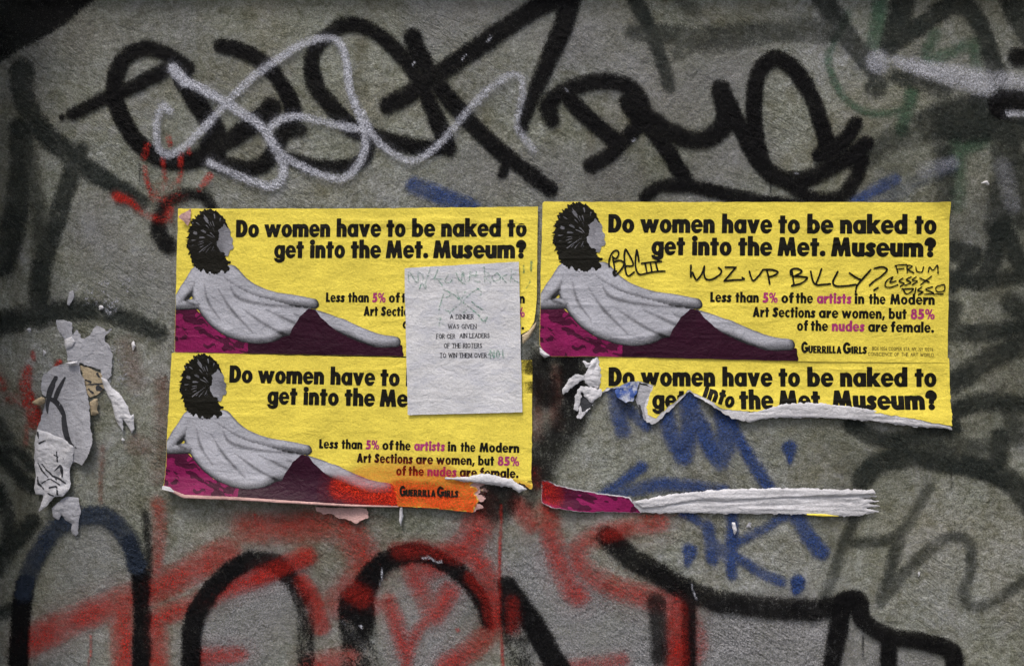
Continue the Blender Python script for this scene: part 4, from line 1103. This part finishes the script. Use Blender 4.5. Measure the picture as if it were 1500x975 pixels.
# upper right poster
def poster_upper_right():
    TL, TR, BR, BL = (795, 296), (1388, 297), (1386, 531), (790, 520)
    warp = bilinear(TL, TR, BR, BL)
    root = thing("poster", "whole yellow headline poster with black marker handwriting across its middle", "poster", 1090, 528, .0056, GROUP)
    lift = lambda px, py: .008 * sstep(1360, 1390, px - (py - 297) * .8) + .003 * sstep(812, 790, px) * sstep(500, 522, py)
    hf = paper_height(.0062, 37, lift)
    poly = [(795, 296), (1090, 296.5), (1388, 297), (1388, 420), (1386, 531), (1170, 529), (880, 522), (806, 522), (795, 514), (790, 505), (792, 400)]
    outline = lambda x, y: sd_poly(x, y, poly) + rag(x, y, .6, 14, 6)
    sheet("poster_sheet", outline, (782, 288, 1396, 540), 2.5, hf, M['yellow'], root)
    printing(root, warp, hf, outline)
    fine_print(root, warp, hf)
    scrap("peeled_corner", [(790, 508), (797, 514), (806, 521), (797, 524), (791, 518)], M['white'], root, pillow([(790, 508), (797, 514), (806, 521), (797, 524), (791, 518)], .0075, .003, 4, 4), 1.0, .5, 4, "white peeled corner")
    def q(sc, ox, oy, *pts): return [(ox + a / sc, oy + b / sc) for a, b in pts]
    A = lambda *p: q(6.0, 880, 360, *p)
    B = lambda *p: q(5.77, 1140, 370, *p)
    C = lambda *p: q(3.9, 1090, 290, *p)
    def marker(nm, label, curves, r):
        def f(X, Y):
            F = np.full(X.shape, -1e3)
            for c in curves:
                F = np.maximum(F, sd_stroke(X, Y, [(a, b, r) for a, b in c], 5))
            return F + rag(X, Y, .35, 4, 9)
        P = np.vstack([np.array(c) for c in curves])
        sheet(nm, f, (P[:, 0].min() - 3, P[:, 1].min() - 3, P[:, 0].max() + 3, P[:, 1].max() + 3), .7, up(hf, .0013), M['ink'], root, label)
    marker("marker_signature", "black marker signature", [
        A((72, 185), (70, 140), (85, 85), (115, 48), (145, 45), (155, 75), (130, 115), (104, 100)), A((100, 95), (110, 150), (118, 200), (120, 250)), A((112, 142), (165, 130), (200, 150), (190, 190), (150, 240), (122, 265), (106, 245), (110, 228), (135, 224)),
        A((215, 190), (203, 110), (214, 32), (245, 80), (278, 145), (272, 178), (215, 182), (218, 235), (240, 266), (290, 232)), A((330, 140), (325, 90), (313, 38), (302, 110), (305, 200), (335, 252), (400, 242), (480, 228), (560, 225)),
        A((355, 156), (440, 145), (530, 140)), A((385, 150), (402, 240)), A((432, 150), (446, 232)), A((478, 145), (497, 228)), A((450, 100), (490, 120), (520, 140))], 1.25)
    marker("marker_writing", "large black marker words", [
        A((787, 172), (784, 225), (785, 272)), A((785, 265), (800, 235), (818, 275), (840, 300), (880, 250), (905, 180)), A((905, 180), (902, 250), (920, 293), (970, 296), (1030, 262), (1056, 222), (1030, 195)),
        A((1088, 190), (1140, 190), (1180, 190)), A((1180, 190), (1130, 250), (1078, 310)), A((1078, 310), (1150, 302), (1250, 296), (1236, 280)),
        C((25, 420), (32, 445), (48, 472), (82, 440), (102, 410)), C((125, 412), (133, 450), (140, 490)), C((106, 410), (150, 410), (187, 424), (160, 446), (135, 452)),
        B((105, 150), (112, 200), (122, 262)), B((97, 190), (97, 150), (140, 135), (190, 160), (125, 202)), B((125, 202), (190, 205), (236, 215), (185, 260), (105, 280)),
        B((265, 160), (275, 210), (290, 255), (312, 272)), B((355, 140), (330, 215), (312, 270), (370, 270), (430, 265)), B((492, 162), (452, 248), (480, 282), (560, 282), (645, 270)),
        B((592, 172), (640, 208), (680, 226)), B((770, 145), (705, 220), (655, 280), (642, 332)), B((800, 135), (868, 122), (908, 148), (860, 200), (800, 240), (760, 276)), B((798, 317), (832, 296))], 1.35)
    marker("marker_scribble", "small black marker scrawl", [
        B((980, 112), (990, 140), (1000, 172)), B((975, 112), (1020, 106), (1072, 104)), B((990, 142), (1050, 136)), B((1078, 170), (1078, 112), (1120, 118), (1088, 144), (1132, 172)), B((1150, 122), (1160, 158), (1200, 165), (1216, 122)), B((1255, 165), (1266, 122), (1295, 150), (1330, 108), (1337, 176)),
        B((985, 240), (932, 252), (958, 206), (905, 238), (892, 282), (930, 295), (1000, 272)), B((1042, 215), (1010, 243), (1052, 262), (1020, 286)), B((1110, 205), (1070, 230), (1110, 252), (1060, 277)), B((1152, 205), (1120, 233), (1162, 242), (1120, 272)), B((1180, 216), (1262, 250)), B((1282, 200), (1190, 272)),
        B((1040, 305), (1075, 350), (1130, 306), (1032, 310)), B((1150, 300), (1135, 370)), B((1202, 290), (1165, 320), (1210, 332), (1170, 356)), B((1290, 290), (1232, 310), (1300, 342), (1220, 352)), B((1390, 270), (1322, 290), (1330, 330), (1388, 322), (1395, 282)), B((1300, 352), (1380, 350))], .95)

# lower right poster, torn through: a top strip and a bottom strip remain
W4 = bilinear((795, 519), (1388, 520), (1390, 752), (793, 749))
def poster_lower_right_top():
    root = thing("torn_poster", "top strip of a ripped yellow poster, headline cut by a ragged white tear", "poster", 1130, 600, .0048, GROUP)
    lift = lambda px, py: .007 * sstep(560, 615, py) * sstep(1000, 1060, px) + .004 * sstep(575, 615, py) * sstep(1000, 950, px) + .006 * sstep(30, 5, np.hypot(px - 1045, (py - 586) * 1.4))
    hf = paper_height(.0049, 53, lift)
    poly = [(876, 521), (1100, 524), (1170, 526), (1389, 524), (1390, 580), (1391, 624), (1340, 613), (1290, 605), (1240, 599), (1190, 594), (1150, 594), (1122, 600), (1094, 602), (1076, 600), (1057, 598), (1041, 588), (1028, 581), (1008, 570),
            (1000, 578), (990, 586), (974, 599), (960, 611), (948, 606), (946, 596), (950, 582), (958, 564), (946, 560), (934, 557), (920, 560), (908, 565), (890, 568), (882, 573), (877, 570), (880, 555)]
    outline = lambda x, y: sd_poly(x, y, poly) + rag(x, y, 2.2, 7, 8) * sstep(550, 560, y)
    sheet("poster_sheet", outline, (868, 514, 1398, 632), 2.0, hf, M['yellow'], root)
    core = [(877, 560)] + [(877, 574), (884, 575), (892, 570), (909, 567), (921, 562), (934, 559), (946, 562), (955, 566), (947, 582), (942, 598), (946, 617), (955, 621), (968, 612), (978, 602), (993, 589), (1003, 579), (1009, 573), (1028, 586), (1050, 599), (1070, 611), (1090, 616), (1096, 604), (1050, 560), (960, 550)]
    scrap("torn_edge", core, M['white'], root, up(hf, -.0007), 1.6, 2.2, 18, "white torn fringe")
    printing(root, W4, hf, outline, body=False, picture=False, credit=False, heads=HEAD1 + HEAD2a + HEAD2c)
    # the crumpled flap carries its word askew
    a = math.radians(20.5)
    cx, cy = W4(pu(1013, 78), 78.1)
    def w5(u, v):
        x, y = W4(u, v)
        dx, dy = x - cx, y - cy
        return 1027 + dx * math.cos(a) * .82 - dy * math.sin(a), 581 + dx * math.sin(a) * .82 + dy * math.cos(a)
    sheet("slanted_word", clipped(lambda X, Y: text_field(X, Y, HEAD2b, 22), w5, outline), (214, 44, 284, 92), .85, up(hf, .0005), M['ink'], root, "headline word pushed askew by the crumpled flap", w5)
    band = [(1087, 613), (1096, 603), (1120, 597), (1150, 590), (1192, 589), (1240, 594), (1292, 600), (1345, 612), (1388, 622), (1392, 629), (1375, 626), (1320, 622), (1270, 615), (1200, 611), (1150, 610), (1115, 613), (1094, 618)]
    scrap("rolled_edge", band, M['white'], root, pillow(band, .0090, .0024, 5, 15, 1.0, .0006, (.10, 1)), 1.2, 2.6, 15, "white rolled back edge")
    flap = [(905, 567), (920, 559), (935, 558), (933, 572), (926, 586), (915, 588), (903, 582), (899, 574)]
    scrap("blue_flap", flap, M['blue_paper'], root, lambda x, y: undulation(x, y) + .0058 + .010 * sstep(562, 592, y) + .0035 * fbm(x / 9, y / 9, 6, 3), 1.2, 2.2, 6, "curled flap stained blue")

def poster_lower_right_bottom():
    root = thing("torn_poster", "bottom strip of a ripped poster, magenta at one end, white rolled paper beyond", "poster", 1040, 750, .0048, GROUP)
    lift = lambda px, py: .010 * sstep(728, 748, py) * sstep(900, 800, px)
    hf = paper_height(.0049, 61, lift)
    poly = [(793, 702), (806, 703), (815, 709), (850, 716), (880, 722), (921, 726), (926, 733), (938, 750), (920, 749.5), (850, 748), (812, 742), (793, 735)]
    outline = lambda x, y: sd_poly(x, y, poly) + rag(x, y, 1.6, 7, 9)
    sheet("poster_sheet", outline, (786, 696, 946, 756), 1.6, up(hf, -.0004), M['white'], root, "bare white paper under the print")
    sheet("cloth_print", lambda X, Y: outline(X, Y) - .5 - 1.4 * sstep(735, 715, Y + (850 - X) * .16), (786, 696, 946, 756), 1.6, hf, M['cloth_ink'], root)
    sheet("fold_print", lambda X, Y: np.minimum(outline(X, Y) - 2, (fbm((X + Y) / 30.0, (Y - .4 * X) / 8.0, 75, 3) - .05) * 16), (786, 696, 930, 756), 1.6, up(hf, .0004), M['fold_ink'], root)
    spray("spray_overspray", "red spray on the left end", M['red'], [st([(785, 705), (805, 725)], 18, 12, .85, .05)], parent=root, cell=2.0, base=up(hf, .0009), clip=lambda X, Y: outline(X, Y) - 1.5)
    roll = [(926, 734), (945, 730), (975, 724), (1040, 717.5), (1120, 714), (1200, 715.5), (1260, 717), (1285, 718), (1268, 722), (1284, 726), (1262, 729), (1287, 733), (1270, 736), (1288, 740), (1266, 743), (1285, 748), (1268, 751), (1262, 754), (1250, 755), (1180, 752.5), (1100, 751), (1000, 750), (936, 750)]
    scrap("rolled_edge", roll, M['white'], root, pillow(roll, .0055, .0022, 9, 25, 1.0, .0010, (.05, 1)), 1.2, 2.6, 25, "white rolled paper with long folds")
    top = [(926, 733), (975, 723), (1040, 716.5), (1120, 713), (1200, 714.5), (1278, 716), (1281, 722), (1240, 725), (1190, 726), (1150, 727), (1120, 729), (1085, 730), (1060, 733), (1020, 731), (990, 736), (965, 741), (940, 743)]
    scrap("folded_layer", top, M['white'], root, pillow(top, .0080, .0030, 4, 27, 1.0, .0004, (.05, 1)), 1.2, 2.8, 27, "upper fold lapping over the roll")
    line = [(1179, 750.5), (1205, 751), (1232, 754.5), (1205, 755), (1180, 753)]
    scrap("yellow_hem", line, M['yellow'], root, pillow(line, .0085, .002, 2.5, 3), .9, .2, 3, "sliver of yellow print")
    sh = [(1071, 764), (1076, 764), (1079, 776), (1075, 783), (1072, 774)]
    scrap("white_shred", sh, M['white'], root, pillow(sh, .004, .004, 3, 3), .9, .5, 3)

# white sheet glued over the two left posters
def white_note():
    TL, TR, BR, BL = (593, 393), (760, 384), (765, 603), (598, 607)
    warp = bilinear(TL, TR, BR, BL, 168, 216)
    root = thing("paper_note", "white note with typed lines and green scrawl glued over the two left yellow posters", "note", 680, 605, .0075)
    hf = paper_height(.0094, 83)
    outline = quad_outline(TL, TR, BR, BL, .8, 3)
    sheet("note_sheet", outline, (586, 376, 773, 614), 2.0, hf, M['note'], root)
    lines = [("A DINNER", 660, 694, 467), ("WAS GIVEN", 657, 698, 481.2), ("FOR CER", 640, 667, 495.5), ("AIN LEADERS", 674, 717, 494.5), ("OF THE RIOTERS", 651, 706, 509), ("TO WIN THEM OVER", 645, 713, 523.2)]
    def f(X, Y):
        F = np.full(X.shape, -5.0)
        for s, a, b, y in lines:
            F = np.maximum(F, skel_field(X, Y, s, a, b, y, 6.3, .46, True))
        return F
    sheet("typed_lines", f, (634, 456, 722, 530), .45, up(hf, .0004), M['news_ink'], root)
    g = 1.0 / 6.29
    q = lambda *p: [(580 + a * g, 375 + b * g) for a, b in p]
    cr = [q((130, 240), (130, 150), (195, 245), (205, 140)), q((215, 150), (250, 190), (245, 225)), q((310, 120), (290, 190), (265, 255)), q((215, 300), (240, 245), (270, 300), (275, 250)),
          q((385, 110), (360, 190), (345, 220), (420, 215)), q((390, 230), (430, 270)), q((480, 170), (450, 230), (500, 235), (520, 200)), q((555, 160), (600, 240), (625, 150), (640, 245)), q((690, 150), (680, 230), (660, 240)), q((740, 140), (735, 225), (780, 235)),
          q((690, 180), (760, 175)), q((810, 100), (825, 240)), q((810, 150), (865, 170), (830, 200), (880, 250)), q((930, 150), (885, 200), (920, 240), (965, 200), (930, 150)), q((1020, 170), (985, 200), (1020, 245)), q((1060, 120), (1060, 240)), q((1100, 150), (1060, 190), (1130, 245)),
          q((560, 310), (600, 400), (640, 330)), q((440, 310), (530, 350), (610, 420), (740, 520), (800, 600)), q((780, 290), (700, 340), (610, 430), (490, 530)), q((750, 290), (790, 330), (770, 370)), q((440, 350), (420, 430), (400, 520)), q((470, 380), (510, 360)), q((700, 420), (800, 490)), q((620, 530), (660, 500)),
          q((420, 560), (405, 650), (450, 620)), q((800, 600), (840, 560), (820, 610)), q((450, 500), (500, 520)), q((640, 270), (600, 250))]
    spray("crayon_scrawl", "green crayon scrawl", M['crayon'], [st(c, .6, 1.0, .72, .55) for c in cr], parent=root, cell=.9, base=up(hf, .0007))
    no = [q((870, 935), (870, 870), (905, 935), (905, 865)), q((925, 905), (940, 870), (955, 905), (940, 935), (925, 905)), q((985, 865), (985, 915)), q((985, 935), (986, 938)), q((845, 905), (860, 900))]
    spray("crayon_word", "small green crayon word after the last typed line", M['crayon'], [st(c, .7, 1.0, .7, .35) for c in no], parent=root, cell=.7, base=up(hf, .0008))

poster_upper_left()
poster_lower_left()
poster_upper_right()
poster_lower_right_top()
poster_lower_right_bottom()
white_note()

# ------------------------------------------------------------------ torn leftovers of older bills
def leftovers():
    r1 = thing("torn_bill", "pale grey ragged paper remnant, the topmost of the torn scraps left of the posters", "paper scrap", 130, 556, .004)
    P = [(84, 469), (87, 482), (95, 496), (97, 506), (100, 515), (101, 528), (119, 531), (149, 541), (152, 556), (159, 555), (165, 549), (166, 530), (166, 518), (162, 506), (155, 500), (156, 492), (166, 482), (164, 480), (156, 487), (154, 480), (143, 477), (138, 482), (133, 490), (125, 496), (120, 495), (116, 483), (113, 482), (108, 490), (107, 473), (99, 469)]
    hf = lambda x, y: undulation(x, y) + .0042 + .0012 * fbm(x / 12, y / 12, 2, 3)
    scrap("paper_sheet", P, M['lilac'], r1, hf, 1.5, 2.0, 2)
    fl = [(97, 497), (107, 493), (113, 500), (108, 508), (98, 512)]
    scrap("lifted_flake", fl, M['white'], r1, pillow(fl, .005, .003, 5, 3), 1.2, 1.0, 3)
    t = [(103, 428), (99, 446), (103, 448), (110, 434), (108, 425)]
    r0 = thing("paper_shred", "thin pale paper shred stuck above the topmost torn scrap", "paper scrap", 104, 448, .004)
    scrap("shred_sheet", t, M['lilac'], r0, pillow(t, .0030, .0006, 3, 3), 1.0, .8, 4)
    r2 = thing("torn_bill", "long hanging strip of torn paper with dark printed twists, left of the posters", "paper scrap", 90, 747, .005)
    Q = [(99, 532), (118, 530), (119, 535), (122, 549), (126, 556), (129, 575), (133, 587), (136, 620), (140, 642), (140, 652), (133, 667), (123, 680), (110, 674), (100, 690), (66, 690), (56, 650), (54, 640), (59, 620), (66, 600), (70, 582), (64, 577), (62, 566), (66, 549), (83, 535)]
    h2 = lambda x, y: undulation(x, y) + .0058 + .0015 * fbm(x / 14, y / 20, 6, 3) + .010 * sstep(100, 140, x) * sstep(560, 660, y)
    scrap("paper_sheet", Q, M['lilac'], r2, h2, 1.5, 1.8, 6)
    L = [(58, 628), (76, 633), (95, 641), (111, 653), (110, 672), (105, 684), (105, 699), (107, 707), (106, 715), (96, 725), (85, 725), (73, 739), (62, 747), (67, 731), (69, 723), (57, 722), (54, 713), (56, 697), (54, 679), (54, 645)]
    hl = pillow(L, .0085, .003, 8, 8, 1.6)
    hl2 = lambda x, y: hl(x, y) + .006 * sstep(690, 745, y)
    scrap("white_layer", L, M['white'], r2, hl2, 1.3, 1.4, 8, "whiter crumpled lower layer")
    tw = [[(84, 553, 3), (76, 572, 4.5), (72, 590, 3), (72, 604, 1)], [(97, 553, 1.5), (88, 571, 3.5), (83, 584, 3)], [(74, 582, 2.5), (86, 590, 4), (94, 603, 3.5), (98, 616, 2), (99, 628, 3)], [(95, 612, 3), (98, 630, 4.2), (103, 645, 3.5), (109, 651, 1.5), (115, 655, .8)]]
    def ft(X, Y):
        F = np.full(X.shape, -1e3)
        for s in tw:
            F = np.maximum(F, sd_stroke(X, Y, s))
        # pale streaks inside the twists
        return np.minimum(F, 2.0 - 9 * np.maximum(0, vnoise((X * .9 + Y * .35) / 3.2, (Y * .6 - X * .5) / 14.0, 5) - .22))
    sheet("printed_twist", lambda X, Y: np.minimum(ft(X, Y), sd_poly(X, Y, Q) - .5), (60, 545, 122, 662), .8, up(h2, .0005), M['news_ink'], r2)
    mk = [[(60, 676, .9), (66, 686, 1.3), (74, 697, .7)], [(66, 678, .7), (76, 690, 1.1), (88, 702, .6)], [(60, 697, .8), (62, 707, 1.6), (70, 714, .7)], [(84, 688, .8), (94, 681, 1.8), (96, 696, 1.2)], [(80, 695, 1), (92, 700, 1.6), (100, 706, .8)], [(78, 712, 1.4), (88, 711, .8), (90, 722, 1)], [(76, 720, 1), (84, 724, .8)], [(84, 664, .9), (90, 668, .8)], [(88, 660, .7), (89, 674, .9)], [(97, 668, .7), (98, 670, .7)], [(66, 706, .9), (78, 700, .8), (92, 708, .8)], [(59, 632, 2), (61, 640, 1.2)], [(62, 648, 1.6), (70, 644, 1)]]
    def fm(X, Y):
        F = np.full(X.shape, -1e3)
        for s in mk:
            F = np.maximum(F, sd_stroke(X, Y, s))
        return np.minimum(F + rag(X, Y, 1.0, 3, 4), sd_poly(X, Y, L) - 1)
    sheet("printed_marks", fm, (50, 626, 114, 745), .7, up(hl2, .0006), M['news_ink'], r2)
    rl = [(99, 531), (117, 528), (118, 533), (108, 535)]
    scrap("rolled_lip", rl, M['white'], r2, pillow(rl, .009, .005, 3, 3), 1.0, .4, 3, "bright rolled lip at the top")
    tn = [(50, 589), (57, 584), (65, 580), (70, 583), (69, 589), (62, 593), (56, 592)]
    scrap("tan_curl", tn, M['tan'], r2, pillow(tn, .010, .005, 4, 5), 1.0, .8, 5, "tan curl at the side")
    r3 = thing("newspaper_scrap", "tan scrap of old printed newspaper stuck beside the long hanging strip", "paper scrap", 140, 608, .004)
    a = [(119, 535), (133, 539), (152, 548), (154, 569), (142, 579), (133, 581), (128, 574)]
    hn = lambda x, y: undulation(x, y) + .0036 + .0008 * fbm(x / 10, y / 10, 9, 2)
    scrap("paper_sheet", a, M['tan'], r3, hn, 1.4, 1.2, 12)
    nb = [[(127, 556, 1.6), (134, 559, 1.2)], [(126, 563, .9), (152, 562, .8)], [(144, 547, 1.4), (147, 552, 1.4)], [(145, 568, 4.0), (150, 570, 3)], [(131, 570, 1.4), (137, 575, 1.8)]]
    def fn(X, Y):
        F = np.full(X.shape, -1e3)
        for s in nb:
            F = np.maximum(F, sd_stroke(X, Y, s))
        return np.minimum(F + rag(X, Y, 1.2, 4, 3), sd_poly(X, Y, a) - .7)
    sheet("printed_marks", fn, (118, 534, 156, 582), .8, up(hn, .0004), M['news_ink'], r3)
    b = [(133, 589), (139, 584), (145, 583), (145, 600), (148, 605), (141, 608), (135, 608)]
    scrap("torn_piece", b, M['tan'], r3, pillow(b, .0045, .004, 5, 6), 1.1, 1.2, 13)
    r4 = thing("torn_bill", "white wing shaped paper scrap hanging to the right of the newspaper scrap", "paper scrap", 180, 632, .005)
    c = [(150, 552), (159, 556), (168, 569), (179, 577), (188, 592), (194, 608), (198, 605), (199, 628), (195, 633), (189, 623), (182, 613), (182, 631), (175, 621), (171, 612), (165, 587), (155, 569)]
    scrap("paper_sheet", c, M['white'], r4, pillow(c, .006, .004, 8, 16, 1.4, .0015, (.8, -.5)), 1.2, 1.0, 16)
    r5 = thing("torn_bill", "pale grey paper scrap with a pointed tail, just above the blue topped arch", "paper scrap", 105, 784, .005)
    d = [(93, 730), (102, 726), (116, 728), (120, 748), (118, 759), (116, 779), (112, 784), (105, 775), (108, 766), (99, 761), (92, 753), (87, 761), (80, 756), (77, 743), (85, 736)]
    scrap("paper_sheet", d, M['lilac'], r5, pillow(d, .0052, .002, 9, 19, 1.2), 1.3, 1.6, 19)
    # white and black peeled shreds at the left end of the torn top strip
    r6 = thing("peeled_shreds", "white and black peeled paper shreds at the left end of the torn yellow strip", "paper scrap", 860, 612, .005)
    for i, p in enumerate([[(864, 528), (874, 523), (879, 540), (880, 560), (874, 567), (862, 565), (855, 556), (857, 545)], [(824, 570), (832, 556), (840, 548), (852, 548), (856, 554), (846, 560), (836, 569), (832, 575), (824, 576)],
                           [(845, 570), (853, 565), (866, 567), (880, 570), (880, 580), (866, 590), (852, 575), (850, 588), (846, 601), (839, 600), (841, 585)], [(849, 590), (853, 602), (862, 598), (870, 590), (858, 604), (850, 614), (845, 610)], [(852, 527), (866, 532), (858, 538)]]):
        scrap("paper_shred", p, M['white'], r6, pillow(p, .0050 + .0005 * i, .0014, 4, 40 + i, 1.6), 1.1, 3.0, 40 + i)
    dk = [(850, 582), (866, 585), (868, 592), (853, 604), (850, 595)]
    scrap("dark_shred", dk, M['news_ink'], r6, lambda x, y: undulation(x, y) + .0052, 1.2, 1.5, 47, "black backing showing between the shreds")
    r7 = thing("paper_shred", "white shred with black specks stuck under the gap in the torn yellow strip", "paper scrap", 945, 618, .005)
    e = [(937, 562), (955, 566), (948, 588), (944, 604), (950, 616), (944, 616), (935, 596), (930, 585)]
    scrap("shred_sheet", e, M['lilac'], r7, lambda x, y: undulation(x, y) + .0038, 1.3, 1.6, 50)
    e2 = [(934, 590), (938, 594), (941, 606), (937, 607), (935, 600)]
    scrap("dark_specks", e2, M['news_ink'], r7, lambda x, y: undulation(x, y) + .0043, .9, 2.0, 51)
    # small flakes
    flakes = [(149, 451, 4, 3, "small white paper flake curling off the dark band above the torn scraps"), (197, 506, 3, 5, "white oval flake stuck between the torn scraps and the posters"), (181, 644, 2, 4, "tiny white flake below the wing shaped scrap"),
              (44, 483, 3, 3, "greyish flake by the left end of the dark band"), (1442, 268, 6, 3, "white flake curling off the wall right of the yellow posters"), (1096, 768, 3, 4, "pale flake on the wall under the rolled white strip"), (1345, 840, 1.5, 3.5, "tiny white fleck beside the thin grey letters"), (66, 516, 1.6, 5, "thin grey sliver left of the topmost torn scrap")]
    for i, (x, y, rx, ry, lab) in enumerate(flakes):
        P = [(x + rx * (1 + .5 * math.sin(k * 2.3 + i)) * math.cos(k * math.pi / 5), y + ry * (1 + .4 * math.cos(k * 1.7 + i)) * math.sin(k * math.pi / 5)) for k in range(10)]
        root = scrap("paper_flake", P, M['white'] if i not in (3, 5) else M['lilac'], None, pillow(P, .003, .002, 4, 70 + i), 1.0, 1.6, 70 + i)
        c = np.array([(x - 750) * S, -.003, ZC - (y - 487.5) * S])
        root.data.transform(__import__('mathutils').Matrix.Translation(Vector(-c)))
        root.location = Vector(c)
        root["label"] = lab
        root["category"] = "paper flake"
        root["group"] = "small paper flakes on the wall"
leftovers()
